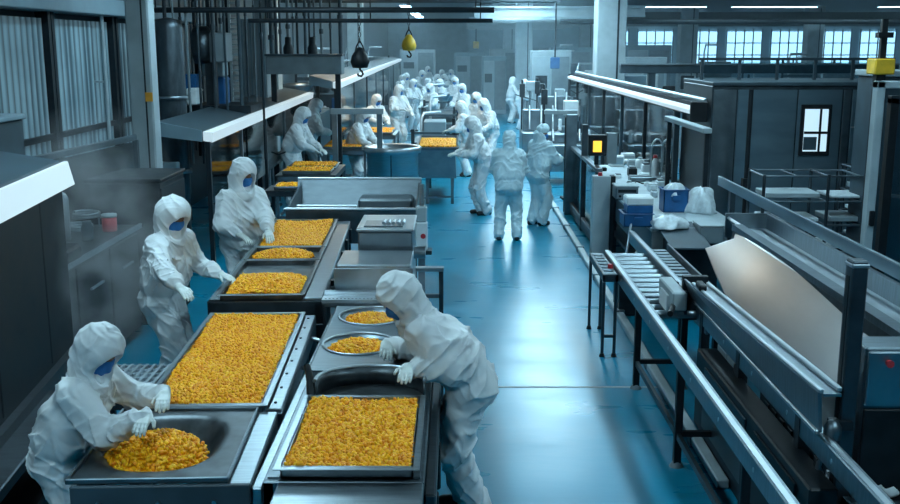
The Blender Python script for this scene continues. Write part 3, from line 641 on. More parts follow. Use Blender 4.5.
# wide trough
t = thing('steel_trough', 'wide open steel trough standing across both corn lines', 'trough', (-1.28, 12.8, 0))
X = .80
G().prism([(-X, -.62, .70), (-X, -.66, 1.13), (-X, -.64, 1.13), (-X, -.58, .70)], (2 * X, 0, 0)).build('front_wall', 'steel_mid', t)
G().prism([(-X, -.60, .85), (-X, .45, .80), (-X, .45, .82), (-X, -.60, .87)], (2 * X, 0, 0)).build('floor_plate', 'steel_dark', t)
G().prism([(-X - .04, .42, .80), (-X - .04, .62, 1.34), (-X - .04, .64, 1.34), (-X - .04, .45, .80)], (2 * X + .06, 0, 0)).build('back_wall', 'steel_mid', t)
for x in (-X, X - .02): G().prism([(x, -.64, .72), (x, -.66, 1.12), (x, .62, 1.30), (x, .45, .76)], (.02, 0, 0)).build('side_wall', 'steel_mid', t)
G().cyl((-X - .02, -.655, 1.135), (X + .02, -.655, 1.135), .022, n=12).build('front_rim', 'steel_light', t); G().cyl((-X - .04, .63, 1.345), (X + .02, .63, 1.345), .018, n=12).build('back_rim', 'steel_light', t)
G().box(.02, .72, .02, .45, .86, 1.16, .03).build('inner_block', 'steel', t); G().cyl((-X, .05, 1.06), (-.0, .05, 1.06), .02, n=10).build('cross_bar', 'steel_light', t)
for x in (-X + .05, X - .07):
    for y in (-.5, .4): G().box(x - .03, x + .03, y - .03, y + .03, 0, .78).build('leg', 'steel_dark', t)
# shallow corn trays just behind the trough
for k, (px, w, lb) in enumerate(((295, .26, 'wider'), (314, .17, 'narrower'))):
    x, y = Z(px, 181, 1.22)
    one('corn_tray', lb + ' of two small corn trays behind the long trough', 'tray', tray_g(-w, w, -.22, .22, 0, .05, .02), 'steel_mid', (x, y, 1.12))
    corn('corn in the ' + lb + ' small tray behind the trough', (x, y, 1.12), 0, -w + .02, w - .02, -.2, .2, lambda x, y: .05, pitch=.03, size=.019)
t = thing('tray_stand', 'plain stand holding the two small corn trays behind the trough', 'stand', (Z(303, 181, 1.22)[0], Z(303, 181, 1.22)[1], 0)); stand(t, -.5, .5, -.3, .3, 1.12, 'steel_dark', .05, .08)
G().box(-.5, .5, -.3, .3, 1.10, 1.12).build('tabletop', 'steel_mid', t)
# round vat
t = thing('steel_vat', 'round steel vat with a thick pale rim in the middle of the line', 'vat', (-1.23, 19.55, 0))
G().lathe((0, 0, .002), [(.001, .5), (.46, .5), (.5, .54), (.5, 1.08), (.53, 1.09), (.54, 1.15), (.52, 1.17), (.47, 1.16), (.46, .7), (.001, .68)], 48).build('drum', 'steel_light', t)
G().lathe((0, 0, 0), [(.505, 1.05), (.55, 1.06), (.555, 1.16), (.53, 1.185), (.49, 1.17)], 48).build('rim', 'steel_light', t)
G().box(-.012, .012, -.512, -.49, .52, 1.06).build('seam', 'steel_dark', t)
for a in range(4): G().cyl((.38 * math.cos(a * PI / 2 + .8), .38 * math.sin(a * PI / 2 + .8), 0), (.38 * math.cos(a * PI / 2 + .8), .38 * math.sin(a * PI / 2 + .8), .52), .04).build('leg', 'steel_dark', t)
# hopper box with corn on top
t = thing('corn_hopper', 'deep steel hopper on legs, corn heaped along its top, beside the vat', 'hopper', (-.37, 21.0, 0))
G().prism([(-.36, -1.22, .52), (-.39, -1.26, 1.10), (-.39, 1.3, 1.10), (-.36, 1.25, .52)], (.74, 0, 0)).build('bin', 'steel', t)
tray_g(-.40, .40, -1.28, 1.32, 1.08, .06, .03).build('rim_tray', 'steel_mid', t)
for x in (-.2, .3):
    for y in (-1.15, 1.1): G().box(x - .03, x + .03, y - .03, y + .03, 0, .54).build('leg', 'steel_mid', t)
G().box(-.2, .3, -1.17, -1.13, .12, .16).build('stretcher', 'steel_mid', t)
corn('corn heaped along the top of the deep hopper', (-.37, 21.0, 1.10), 0, -.36, .36, -1.2, .5, lambda x, y: .05, pitch=.034, size=.022)
# ------------------------------------------------------------------ left side
def pane(name, p, q, z0, z1, t, parent_loc=(0, 0, 0), th=.012, mat='glass'):
    a = Vector((p[0], p[1], 0)) - Vector((parent_loc[0], parent_loc[1], 0)); b = Vector((q[0], q[1], 0)) - Vector((parent_loc[0], parent_loc[1], 0))
    m = (a + b) / 2; return G().beam((a.x, a.y, (z0 + z1) / 2), (b.x, b.y, (z0 + z1) / 2), th, z1 - z0).build(name, mat, t)
# dark hooded machine at the near left
t = thing('hooded_machine', 'tall dark machine cabinet under a slanted hood with a bright light strip', 'machine', (-3.3, 6.4, 0))
A = Vector((-2.62, 4.6, 2.05)) - Vector((-3.3, 6.4, 0)); Bv = Vector((-2.99, 7.8, 2.05)) - Vector((-3.3, 6.4, 0))
d = (Bv - A).normalized(); nrm = Vector((d.y, -d.x, 0))
G().prism([A, A + Vector((-.10, 0, .17)), A + Vector((-.9, 0, .30)), A + Vector((-.9, 0, .10))], Bv - A).build('hood', 'slate', t)
G().prism([A + Vector((.012, 0, -.015)), A + Vector((-.03, 0, .165)), A + Vector((-.06, 0, .165)), A + Vector((-.03, 0, -.02))], Bv - A).build('light_strip', 'led', t)
G().prism([A + Vector((-.10, .12, -1.30)), A + Vector((-.10, .12, -.02)), A + Vector((-.95, .12, -.02)), A + Vector((-.95, .12, -1.30))], (Bv - A) * .955).build('cabinet', 'dark', t)
for f in (.45, .80): 
    c = A + (Bv - A) * f + Vector((-.095, .0, 0)); G().box(c.x - .012, c.x + .012, c.y - .01, c.y + .01, .78, 2.0).build('door_seam', 'black', t)
G().prism([A + Vector((-.05, .2, -1.44)), A + Vector((-.05, .2, -1.30)), A + Vector((-.95, .2, -1.30)), A + Vector((-.95, .2, -1.44))], (Bv - A) * .98).build('base_beam', 'steel_dark', t)
for f in (.30, .62, .95):
    c = A + (Bv - A) * f + Vector((-.12, .0, 0)); l = G().box(c.x - .05, c.x + .05, c.y - .05, c.y + .05, .03, .64).build('leg', 'steel_dark', t); G().cyl((c.x, c.y, 0), (c.x, c.y, .035), .06).build('foot', 'black', l)
# low side bench in front of it
t = thing('low_bench', 'low dark steel bench end in front of the tall machine, thick legs', 'bench', (-2.78, 5.9, 0), .1)
G().box(-.35, .18, -1.2, .95, .60, .68, .008).build('tabletop', 'steel_dark', t)
for x in (-.28, .12):
    for y in (-1.1, .85): G().box(x - .05, x + .05, y - .05, y + .05, 0, .60).build('leg', 'black', t)
G().box(-.30, .14, -1.1, .85, .22, .26).build('shelf', 'black', t)
# small flat tray with glass tubes beside worker two (bright lattice)
x, y = Z(128, 375, .86)
t = thing('wire_rack', 'bright wire rack tray behind the nearest worker hood', 'rack', (x, y, 0))
g = G(); g.box(-.24, .22, -.30, .30, .80, .82)
for k in range(9): g.box(-.24 + .055 * k, -.22 + .055 * k, -.3, .3, .82, .845)
for k in range(7): g.box(-.24, .22, -.3 + .096 * k, -.285 + .096 * k, .82, .84)
g.build('lattice', 'steel_light', t); stand(t, -.26, .24, -.32, .32, .80, 'steel_dark', .05, .08)
# work bench with bottles along the wall
t = thing('wall_bench', 'dark steel bench along the wall, cluttered with vessels, steam in front', 'bench', (-3.85, 9.2, 0))
G().box(-.45, .45, -1.3, 1.5, 1.16, 1.20, .008).build('worktop', 'steel_dark', t); G().box(.43, .455, -1.3, 1.5, 1.165, 1.215).build('edge_trim', 'steel_light', t)
G().box(-.43, .40, -1.25, 1.45, .08, 1.16).build('cabinet', 'dark', t)
for k in range(3):
    dd = G().box(.40, .42, -1.22 + .9 * k, -.36 + .9 * k, .12, 1.12, .006).build('door', 'dark', t); G().beam((.44, -.95 + .9 * k, .86), (.44, -.62 + .9 * k, .86), .02, .02).build('handle', 'steel_light', dd)
def on_bench(px, py): return Z(px, py, 1.20)
x, y = on_bench(63, 240); one('steel_canister', 'tall brushed steel canister at the near end of the wall bench', 'canister', G().lathe((0, 0, 0), [(.001, 0), (.075, 0), (.08, .02), (.08, .42), (.06, .46), (.03, .48), (.001, .48)]), 'steel', (x, y, 1.2))
x, y = on_bench(88, 240); one('dark_jar', 'dark glass jar in front of the coiled hoses', 'jar', G().lathe((0, 0, 0), [(.001, 0), (.055, 0), (.06, .02), (.06, .13), (.045, .16), (.045, .19), (.001, .19)]), 'slate', (x, y, 1.2))
x, y = on_bench(110, 231); t = thing('red_canister', 'dull red lidded canister on the wall bench', 'canister', (x, y, 1.2)); G().lathe((0, 0, 0), [(.001, 0), (.07, 0), (.075, .02), (.075, .15), (.001, .15)]).build('body', 'red', t); G().lathe((0, 0, 0), [(.001, .15), (.08, .15), (.08, .18), (.001, .185)]).build('lid', 'pale', t)
x, y = on_bench(62, 262); one('black_case', 'black case lying open at the bench front corner', 'case', G().box(-.12, .12, -.18, .18, 0, .13, .02).box(-.1, .1, -.16, .16, .13, .14), 'black', (x, y, 1.2))
for k, (px, py, s) in enumerate(((84, 222, 'lower'), (92, 216, 'upper'))):
    x, y = on_bench(px, py + 12); z = .04 if k == 0 else .11
    pts = [(.13 * math.cos(a), .13 * math.sin(a), z + .012 * a / PI) for a in np.linspace(0, 5 * PI, 60)]
    one('coiled_hose', s + ' of two coiled steel hoses on the wall bench', 'hose', G().tube(pts, .016, 8).cyl((0.13, 0, 0), (.13, 0, z), .01), 'steel_mid', (x - .05, y, 1.2))
one('dark_machine_cabinet', 'tall dark cabinet behind the steam, at the far end of the wall bench', 'cabinet', G().box(-.5, .5, -.4, .6, 0, 1.62, .02).box(.50, .51, -.38, .58, .1, 1.55).box(-.52, .52, -.42, .62, 1.62, 1.66, .01), 'dark', (-3.75, 11.35, 0))
# glass partition rail
t = thing('glass_partition', 'glass partition under a dark rail in front of the corrugated wall', 'partition', (-4.35, 10.5, 0))
G().beam((0, -3.0, 2.0), (.45, 1.75, 2.0), .05, .07, .008).build('top_rail', 'slate', t)
for f in (0, .5, 1): 
    c = Vector((0, -3.0, 0)).lerp(Vector((.45, 1.75, 0)), f); G().box(c.x - .03, c.x + .03, c.y - .03, c.y + .03, 0, 1.97).build('post', 'slate', t)
for f0, f1 in ((.01, .49), (.51, .99)):
    a = Vector((0, -3.0, 0)).lerp(Vector((.45, 1.75, 0)), f0); b = Vector((0, -3.0, 0)).lerp(Vector((.45, 1.75, 0)), f1); G().beam((a.x, a.y, 1.4), (b.x, b.y, 1.4), .012, 1.1).build('pane', 'glass', t)
t = thing('wall_cabinet', 'boxy grey machine cabinet standing against the corrugated wall', 'cabinet', (-4.62, 9.3, 0))
G().box(-.4, .42, -.7, .5, .05, 2.40, .015).build('body', 'slate', t); G().box(-.43, .45, -.73, .53, 2.40, 2.45, .01).build('top_cap', 'panel', t)
G().box(-.35, .36, -.72, -.70, 1.5, 2.25, .006).build('front_panel', 'grey', t); 
for k in range(5): G().box(-.3, .3, -.715, -.70, .9 + .1 * k, .94 + .1 * k).build('vent', 'black', t)
one('service_pipe', 'thin pale conduit running up the corrugated wall', 'pipe', G().cyl((-4.88, 14.2, 1.0), (-4.88, 14.2, 3.5), .025).cyl((-4.88, 14.2, 2.6), (-5.05, 14.2, 2.6), .015), 'pale')
one('label_plate', 'small orange notice plate on the pale column', 'sign', G().box(-.045, .045, -.006, .006, -.055, .055, .003), 'orange', (Y(149, 97, 12.44)[0], 12.44, Y(149, 97, 12.44)[1]))

# long glazed line with light strip
def glazed_line(label, p, q, z, n, roofw, low, seed):
    P_, Q_ = Vector((p[0], p[1], 0)), Vector((q[0], q[1], 0)); c = Vector((p[0], p[1], 0)); t = thing('glazed_line', label, 'enclosure', c)
    D = Q_ - P_; side = -1 if roofw > 0 else 1; W = Vector((-abs(roofw) if roofw > 0 else abs(roofw), 0, 0))
    G().prism([(0, 0, z - .07), (side * -.02, 0, z + .06), (side * .12, 0, z + .07), (side * .12, 0, z - .05)], D).build('light_strip', 'led', t)
    G().prism([(side * .12, 0, z - .06), (side * .12, 0, z + .08), (W.x, 0, z + .20), (W.x, 0, z + .10)], D).build('roof_panel', 'slate', t)
    G().prism([(side * .13, -.03, z - .06), (side * .13, -.03, z + .09), (W.x, -.03, z + .21), (W.x, -.03, z + .02)], (0, .03, 0)).build('end_plate', 'panel', t)
    for k in range(n + 1):
        a = D * (k / n); G().box(a.x + side * .06 - .03, a.x + side * .06 + .03, a.y - .03, a.y + .03, 0, z - .06).build('post', 'steel_mid' if k % 2 else 'dark', t)
        if k < n:
            b = D * ((k + 1) / n); e = D.normalized() * .05
            G().beam((a.x + side * .06 + e.x, a.y + e.y, (low + z - .08) / 2), (b.x + side * .06 - e.x, b.y - e.y, (low + z - .08) / 2), .012, z - .08 - low).build('pane', 'glass', t)
    return t
glazed_line('long glazed line with light strip behind the standing worker', (-3.24, 13.4), (-3.50, 24.9), 1.9, 5, .75, .85, 1)
glazed_line('farther glazed line with light strip below the hanging hooks', (-2.42, 21.0), (-3.1, 58), 2.28, 8, .6, 1.1, 2)
t = thing('gantry_stand', 'upright pale frame with crossbar standing before the glazed line workers', 'frame', (-1.75, 19.2, 0))
for x in (-.55, .30): G().box(x - .05, x + .05, -.05, .05, 0, 1.82).build('post', 'steel_mid', t)
G().box(-.62, .38, -.06, .06, 1.82, 1.92).build('crossbar', 'pale', t)
for k in range(3):
    x, y = ((-2.5, 17.4), (-2.35, 21.5), (-1.95, 25))[k]
    t = thing('filling_table', ('first', 'second', 'third')[k] + ' corn table along the glazed line, counted from the near worker', 'table', (x, y, 0)); stand(t, -.5, .5, -.8, .8, .98, 'steel_mid', .05, .10); G().box(-.5, .5, -.8, .8, .96, .98).build('tabletop', 'steel', t)
    for j in range(2):
        one('corn_tray', ('near', 'far')[j] + ' corn tray on the %s table along the glazed line' % ('first', 'second', 'third')[k], 'tray', tray_g(-.4, .4, -.3, .3, 0, .06, .02), 'steel_mid', (x, y - .38 + .76 * j, .98))
        corn('corn in the %s tray on the %s glazed line table' % (('near', 'far')[j], ('first', 'second', 'third')[k]), (x, y - .38 + .76 * j, .98), 0, -.38, .38, -.28, .28, lambda x, y: .055, pitch=.042, size=.027)
# hanging hooks
def hook(label, x, y, z, m, s):
    t = thing('hoist_hook', label, 'hoist', (x, y, z))
    g = G(); n = int((5 - z - .3) / .09) + 1
    for k in range(n): 
        c = z + .3 + .09 * k; g.tube([(.02 * math.cos(a) * (1 if k % 2 else .3), .02 * math.cos(a) * (.3 if k % 2 else 1), c + .04 * math.sin(a) + .04 - z) for a in np.linspace(0, 2 * PI, 9)], .007, 5)
    g.build('chain', 'black', t)
    G().lathe((0, 0, 0), [(.001, -.1 * s), (.12 * s, -.09 * s), (.155 * s, 0), (.13 * s, .10 * s), (.05 * s, .22 * s), (.001, .24 * s)], 20).build('block', m, t)
    G().tube([(.0, 0, -.06 * s), (.0, 0, -.12 * s), (.03 * s, 0, -.15 * s), (.045 * s, 0, -.19 * s), (.02 * s, 0, -.225 * s), (-.03 * s, 0, -.215 * s), (-.04 * s, 0, -.18 * s)], .018 * s, 8).build('hook', 'black', t)
    for sx in (-1, 1): G().tube([(sx * .09 * s, 0, .1 * s), (sx * .05 * s, 0, .25 * s), (0, 0, .34 * s)], .014 * s, 6).build('sling', 'black', t)
x, z = Y(360, 62, 16.5); hook('heavy black chain hoist hanging over the glazed lines', x, 16.5, z, 'black', 1.0)
x, z = Y(409, 46, 20); hook('smaller yellow hook block hanging over the far workers', x, 20, z, 'yellow', .95)
# upright ducts, tanks, hanging pipes behind the glazed line
x0, _ = Y(155, 60, 15.2); x1, _ = Y(184, 60, 15.2)
t = thing('upright_tank', 'tall dark upright tank next to the pale column', 'tank', ((x0 + x1) / 2, 15.2, 0)); r = (x1 - x0) / 2
G().lathe((0, 0, 0), [(.001, .3), (r * .6, .4), (r, .9), (r, 3.35), (r * .9, 3.46), (.001, 3.5)], 28).build('shell', 'steel_dark', t)
for z in (1.2, 2.3): G().lathe((0, 0, 0), [(r + .002, z), (r + .03, z), (r + .03, z + .06), (r + .002, z + .06)], 28).build('band', 'steel_mid', t)
for a in range(3): G().cyl((r * .7 * math.cos(a * 2.1), r * .7 * math.sin(a * 2.1), 0), (r * .7 * math.cos(a * 2.1), r * .7 * math.sin(a * 2.1), .9), .05).build('leg', 'steel_dark', t)
x, z = Y(209, 45, 17); t = thing('fan_blower', 'round dark blower drum mounted high among the hanging pipes', 'blower', (x, 17, z))
G().tube([(-.26, 0, 0), (-.22, 0, 0), (.0, 0, 0), (.06, 0, 0)], [.20, .31, .31, .24], 24).build('drum', 'steel_dark', t); G().box(.06, .33, -.25, .25, -.28, .20, .02).build('motor_box', 'grey', t); G().box(-.06, .1, -.1, .1, -z, -.28).build('stand', 'dark', t); G().box(-.02, .04, -.03, .03, .25, 5 - z).build('hanger', 'dark', t)
for k, (px0, px1, py0, py1, m, lb) in enumerate(((184, 200, 74, 104, 'blue', 'blue plastic crate standing tall on the gantry behind the glass line'), (189, 200, 88, 104, 'white', 'small white box in front of the blue crate by the tank'), (204, 226, 58, 76, 'pale', 'pale square case under the round blower drum'), (215, 228, 77, 104, 'blue', 'small blue crate beneath the pale case'))):
    y = 17.2 - .6 * (k == 1) + .4 * (k > 1); a, zt = Y(px0, py0, y); b, zb = Y(px1, py1, y)
    one('storage_crate', lb, 'crate', G().box(a, b, y - .2, y + .2, zb, zt, .015).box(a - .01, b + .01, y - .21, y + .21, zt - .05, zt - .03), m)
x0 = Y(165, 107, 17)[0]; zt = Y(165, 105, 17)[1]
t = thing('pipe_gantry', 'dark steel platform carrying crates behind the glazed line', 'platform', (-4.3, 17.4, 0)); G().box(-.6, .9, -.6, .6, zt - .12, zt).build('deck', 'dark', t)
for x in (-.5, .8):
    for y in (-.5, .5): G().box(x - .04, x + .04, y - .04, y + .04, 0, zt - .12).build('leg', 'dark', t)
HP = [(167, .03, 2.2), (172, .02, 2.1), (178, .028, 2.0), (188, .022, 2.4), (196, .03, 2.1), (202, .018, 2.0), (214, .03, 2.0), (222, .024, 2.2), (229, .04, 2.0), (240, .03, 2.1), (169.5, .02, 2), (175, .015, 2), (182, .02, 2), (192, .016, 2), (199, .02, 2), (206, .024, 2), (218, .02, 2), (225.5, .018, 2), (247, .02, 2), (255, .015, 2), (262, .02, 2), (268, .03, 2.7), (277, .03, 2.7), (294, .02, 2.7), (310, .02, 2.7), (272, .045, 2.7), (281, .028, 2.8), (289, .04, 2.9), (298, .025, 2.6), (306, .035, 2.7), (315, .022, 2.8), (322, .03, 2.6), (331, .022, 2.7), (341, .04, 2.8)]
for k, (px, r, zb) in enumerate(HP):
    y = (16.1 if px < 268 else 20.7) + (k * 37 % 11) * .30; x = Y(px, 60, y)[0]
    zb = 1.2 if px < 268 else zb - .1; g = G().cyl((0, 0, zb), (0, 0, 5), r, n=8)
    t = thing('drop_pipe', 'thin dark vertical pipe dropping from the roof behind the glazed line', 'pipe', (x, y, 0), 0, 'thin vertical pipes behind the glazed line'); g.build('pipe', ('dark', 'slate', 'steel_dark', 'grey')[k % 4], t)
    G().cyl((0, 0, 3.2 + .13 * (k % 5)), (0, 0, 3.3 + .13 * (k % 5)), r * 1.5, n=8).build('clamp', 'steel_dark', t)
x, _ = Y(235, 50, 18.2); t = thing('cable_ladder', 'upright toothed cable ladder between the pipes and the pale panels', 'ladder', (x, 18.2, 0))
for s in (-.08, .08): G().box(s - .02, s + .02, -.02, .02, 0, 5).build('rail', 'pale', t)
g = G(); [g.box(-.08, .08, -.015, .015, .3 + .09 * k, .33 + .09 * k) for k in range(52)]; g.build('rung_lattice', 'pale', t)
x0, _ = Y(243, 50, 21); x1, _ = Y(268, 50, 21); t = thing('panel_tower', 'tall pale ribbed sheet tower behind the hanging pipes', 'tower', ((x0 + x1) / 2, 21, 0)); w = (x1 - x0) / 2
G().box(-w, w, -.2, .25, 0, 3.62, .01).build('shell', 'pale', t); 
for k in range(6): G().box(-w + .02 + k * w / 3, -w + .055 + k * w / 3, -.225, -.2, .2, 3.58).build('rib', 'panel', t)
x0, zt = Y(268, 56, 20.2); x1, zb = Y(343, 74, 20.2); t = thing('duct_housing', 'dark horizontal duct housing running above the glazed line roof', 'duct', ((x0 + x1) / 2, 20.2, 0)); w = (x1 - x0) / 2
G().box(-w, w, -.25, .25, zb, zt, .01).build('casing', 'grey', t); G().box(-w - .02, w + .02, -.27, .27, zt, zt + .04).build('top_flange', 'slate', t)
for x in (-w + .1, w - .1): G().box(x - .05, x + .05, -.05, .05, 0, zb).build('leg', 'dark', t)
for s in (-.45, .2): G().lathe((s * w, 0, zt + .04), [(.10, 0), (.10, .12), (.06, .2), (.06, .32), (.001, .33)], 14).build('valve', 'dark', t)

# ------------------------------------------------------------------ aisle edge, glazed machine on the far right of the aisle
t = thing('kerb_rail', 'pale low kerb rail on the floor along the blue aisle edge', 'rail', (1.9, 13, 0))
G().box(-.04, .05, -6.3, 9, 0, .07, .01).build('rail', 'pale', t)
for k in range(8): G().box(-.05, .06, -5.5 + 1.9 * k, -5.42 + 1.9 * k, 0, .085).build('joint', 'steel_mid', t)
t = thing('glazed_machine', 'dark glazed machine front lining the aisle, seen beyond the conveyor end', 'machine', (2.16, 15.4, 0))
G().box(-.04, .04, -.3, 3.6, .04, .24, .01).build('base_plate', 'steel_dark', t)
for k in range(3):
    y = -.2 + 1.72 * k; G().box(-.05, .05, y - .05, y + .05, 0, 1.28 if k < 1 else 1.8, .008).build('post', 'steel_dark', t)
    if k < 2: G().box(-.008, .008, y + .06, y + 1.62, .26, 1.22).build('pane', 'glass', t)
G().box(-.05, .05, -.3, 3.6, 1.22, 1.28, .006).build('top_rail', 'steel_mid', t)
G().box(.06, .14, -.2, 3.4, .1, .92, .01).build('inner_bed', 'dark', t)
for k in range(3): G().box(.06, .14, .1 + 1.1 * k, .7 + 1.1 * k, .92, 1.08, .02).build('inner_block', 'steel_dark', t)
t = thing('tall_post', 'thick dark upright profile at the machine front near the two aisle workers', 'post', (2.12, 18.6, 0)); G().box(-.10, .10, -.08, .08, 0, 1.86, .01).build('profile', 'steel_mid', t); G().box(-.5, .1, -.05, .05, 1.86, 1.93).build('crossbar', 'pale', t); G().box(-.115, -.10, -.03, .03, .05, 1.8).build('slot', 'black', t)
x, y = Z(600, 252, 0); t = thing('control_column', 'pale upright control column carrying an amber screen box', 'control column', (2.17, 14.75, 0)); G().box(-.16, .10, -.09, .09, 0, 1.22, .01).build('column', 'pale', t); G().box(.10, .17, -.09, .09, 0, 1.22, .006).build('side_strip', 'dark', t); G().cyl((-.05, -.03, 1.22), (-.05, -.03, 1.27), .035, .03).build('button', 'red', t)
x, z = Y(597, 145, 15.6); t = thing('screen_box', 'black box with a glowing amber screen', 'display', (x, 15.6, z)); G().box(-.14, .14, -.08, .08, -.16, .16, .012).build('housing', 'black', t); G().box(-.07, .06, -.09, -.08, -.1, .07).build('screen', 'screen', t); G().box(.14, .30, -.09, .08, -.28, .19, .01).build('side_plate', 'grey', t); G().box(-.03, .03, 0, .06, -z, -.16).build('post', 'dark', t)
# right light rail line (pale tube) with dark casing
t = thing('light_rail', 'long pale light tube rail with a dark casing along the machine roofs', 'light rail', (3.35, 14.3, 0))
G().prism([(-.06, 0, 2.15), (-.08, 0, 2.21), (.02, 0, 2.25), (.05, 0, 2.17)], (-.08, 15, 0)).build('light_strip', 'led', t)
G().prism([(.05, 0, 2.10), (.05, 0, 2.30), (.30, 0, 2.30), (.30, 0, 2.10)], (-.08, 15, 0)).build('casing', 'dark', t); G().cyl((.17, 0, 2.33), (.09, 15, 2.33), .04, n=10).build('conduit', 'steel_light', t)
G().box(-.06, .34, -.06, .0, 2.04, 2.32, .01).build('end_cap', 'black', t)
for k in range(6):
    y = 1.5 + 2.6 * k; G().box(.05, .13, y - .04, y + .04, 0, 2.1).build('post', 'dark' if k % 2 else 'slate', t)
    if k < 5: G().box(.08, .092, y + .06, y + 2.54, 1.0, 2.08).build('pane', 'glass', t)
t = thing('side_lamp_bar', 'shorter pale lamp bar low behind the light tube rail', 'lamp bar', (4.2, 13.4, 0)); x0, z0 = Y(668, 118, 15); x1, z1 = Y(708, 131, 13.4)
G().beam((x0 - 4.2, 1.6, z0), (x1 - 4.2, 0, z1), .12, .07, .01).build('light_strip', 'pale', t); G().box(x1 - 4.2 - .02, x1 - 4.2 + .04, .05, .1, 0, z1 - .03).build('post', 'dark', t); G().box(x0 - 4.2 - .02, x0 - 4.2 + .04, 1.5, 1.55, 0, z0 - .03).build('post', 'dark', t)

# ------------------------------------------------------------------ bench with bins
t = thing('packing_bench', 'long pale bench crowded with bins, bags and instruments', 'bench', (2.86, 14.2, 0))
G().box(-.52, .60, -2.3, 4.2, .90, .95, .01).build('worktop', 'pale', t); G().box(-.50, .58, -2.30, -2.26, .35, .90).build('front_panel', 'grey', t); G().box(-.50, -.47, -2.2, 4.1, .55, .90).build('side_panel', 'slate', t)
for x in (-.46, .54):
    for y in (-2.2, .9, 4.0): G().box(x - .04, x + .04, y - .04, y + .04, 0, .90).build('leg', 'steel_dark', t)
G().box(-.5, .56, -2.2, 4.1, .30, .34).build('shelf', 'steel_dark', t)
BZ = .95
def put(px, py): x, y = Z(px, py, BZ); return (min(x, 3.28), y, BZ)
def bag(name, label, loc, rx, ry, rz_, seed, m='film', cat='bag'):
    r = np.random.default_rng(seed); c = r.uniform(0, 6, 6)
    vs, n, mm = [], 28, 14
    for j in range(mm + 1):
        for i in range(n):
            a, b = 2 * PI * i / n, PI / 2 * j / mm
            w = 1 + .16 * math.sin(3 * a + c[0] + 2 * b) + .10 * math.sin(7 * a + c[1] - 3 * b) + .07 * math.sin(11 * a + c[2] + 5 * b)
            vs.append((rx * math.cos(a) * math.cos(b) * w, ry * math.sin(a) * math.cos(b) * w, rz_ * math.sin(b) * (1 + .22 * math.sin(4 * a + c[3]) * math.cos(b) + .12 * math.sin(9 * a + c[4]) * math.cos(b))))
    fs = [(j * n + i, j * n + (i + 1) % n, (j + 1) * n + (i + 1) % n, (j + 1) * n + i) for j in range(mm) for i in range(n)]; fs.append(tuple(range(n)))
    return one(name, label, cat, G().add(vs, fs, True), m, loc)
def bin_(label, loc, w, d, h, m='blue'):
    t = thing('plastic_bin', label, 'bin', loc); tray_g(-w, w, -d, d, 0, h, .02, .012).build('tub', m, t); G().box(-.05, .05, -d - .035, -d - .012, h * .55, h * .75).build('grip', m, t); return t
# near bin under the white lidded box
bin_('low blue bin under the white lidded carton, at the near bench end', (2.20, 12.15, .95), .17, .17, .16)
t = thing('carton', 'white lidded carton stacked on the low blue bin', 'carton', (2.22, 12.12, 1.11)); G().box(-.155, .155, -.14, .14, 0, .10, .01).build('box', 'blue', t, 'blue lower half'); G().box(-.165, .165, -.15, .15, .10, .20, .015).build('lid', 'white', t)
bin_('tall dark blue bin overflowing with clear plastic', (2.88, 13.2, .95), .16, .15, .30)
bag('plastic_bag', 'crumpled clear film bulging from the tall blue bin', (2.88, 13.2, 1.16), .15, .14, .16, 3)
bag('plastic_bag', 'large white plastic sack slumped beside the tall blue bin', (3.22, 13.1, .95), .20, .24, .32, 5)
x, y = Z(664, 226, .96); t = thing('film_board', 'sloping dark board holding a crumpled film bag', 'board', (x + .18, y - .2, 0)); G().prism([(-.26, -.65, .84), (-.26, .4, .96), (-.26, .4, .98), (-.26, -.65, .86)], (.46, 0, 0)).build('board', 'slate', t); G().box(-.2, .16, -.4, .3, 0, .87).build('stand', 'dark', t)
bag('plastic_bag', 'flat crumpled film bag lying on the sloping dark board', (x + .05, y, .955), .22, .24, .14, 8)
items = [((625, 198), .16, .16, .20, 'steel_mid', 'grey instrument with a dark slot at the aisle side of the bench', 'instrument'), ((606, 190), .10, .14, .10, 'pale', 'small pale casing at the bench corner by the control column', 'case'),
         ((616, 166), .13, .12, .22, 'white', 'white monitor box standing at the back of the bench', 'monitor'), ((650, 160), .12, .14, .13, 'white', 'white tub below the bent steel hoops', 'tub'), ((664, 166), .17, .10, .12, 'pale', 'pale carton behind the bent steel hoops', 'carton'),
         ((684, 163), .17, .14, .06, 'white', 'flat white box lid near the red capped bottle', 'lid'), ((640, 181), .18, .10, .09, 'steel_mid', 'steel block in the middle of the bench', 'block'), ((652, 191), .07, .09, .12, 'film', 'frosted jug behind the low blue bin', 'jug'),
         ((641, 198), .14, .10, .03, 'white', 'white paper stack beside the grey instrument', 'paper'), ((667, 199), .06, .06, .11, 'white', 'white beaker before the tall blue bin', 'beaker'), ((690, 176), .2, .1, .05, 'film', 'crumpled clear sheet behind the white sack', 'sheet')]
for (px, py), w, d, h, m, lb, cat in items:
    t = thing(cat, lb, cat, put(px, py)); G().box(-w, w, -d, d, 0, h * .86, .012).build('body', m, t)
    if cat == 'instrument':
        G().box(-w * .8, w * .8, -d - .012, -d, h * .5, h * .72).build('slot', 'black', t); G().box(-w - .01, w + .01, -d - .01, d + .01, h * .86, h, .01).build('lid', 'pale', t)
        for s in (-.1, 0): G().cyl((s, -d - .02, h * .25), (s, -d, h * .25), .018).build('knob', 'black', t)
    elif cat == 'monitor': G().box(-w * .8, w * .8, -d - .008, -d, h * .2, h * .75).build('screen', 'panel', t)
    else: G().box(-w * .92, w * .92, -d * .92, d * .92, h * .86, h, .01).build('top', m, t)
x, y, _ = put(658, 180); t = thing('steel_hoops', 'pair of tall bent steel tube hoops rising from the bench', 'hoops', (x, y, .95))
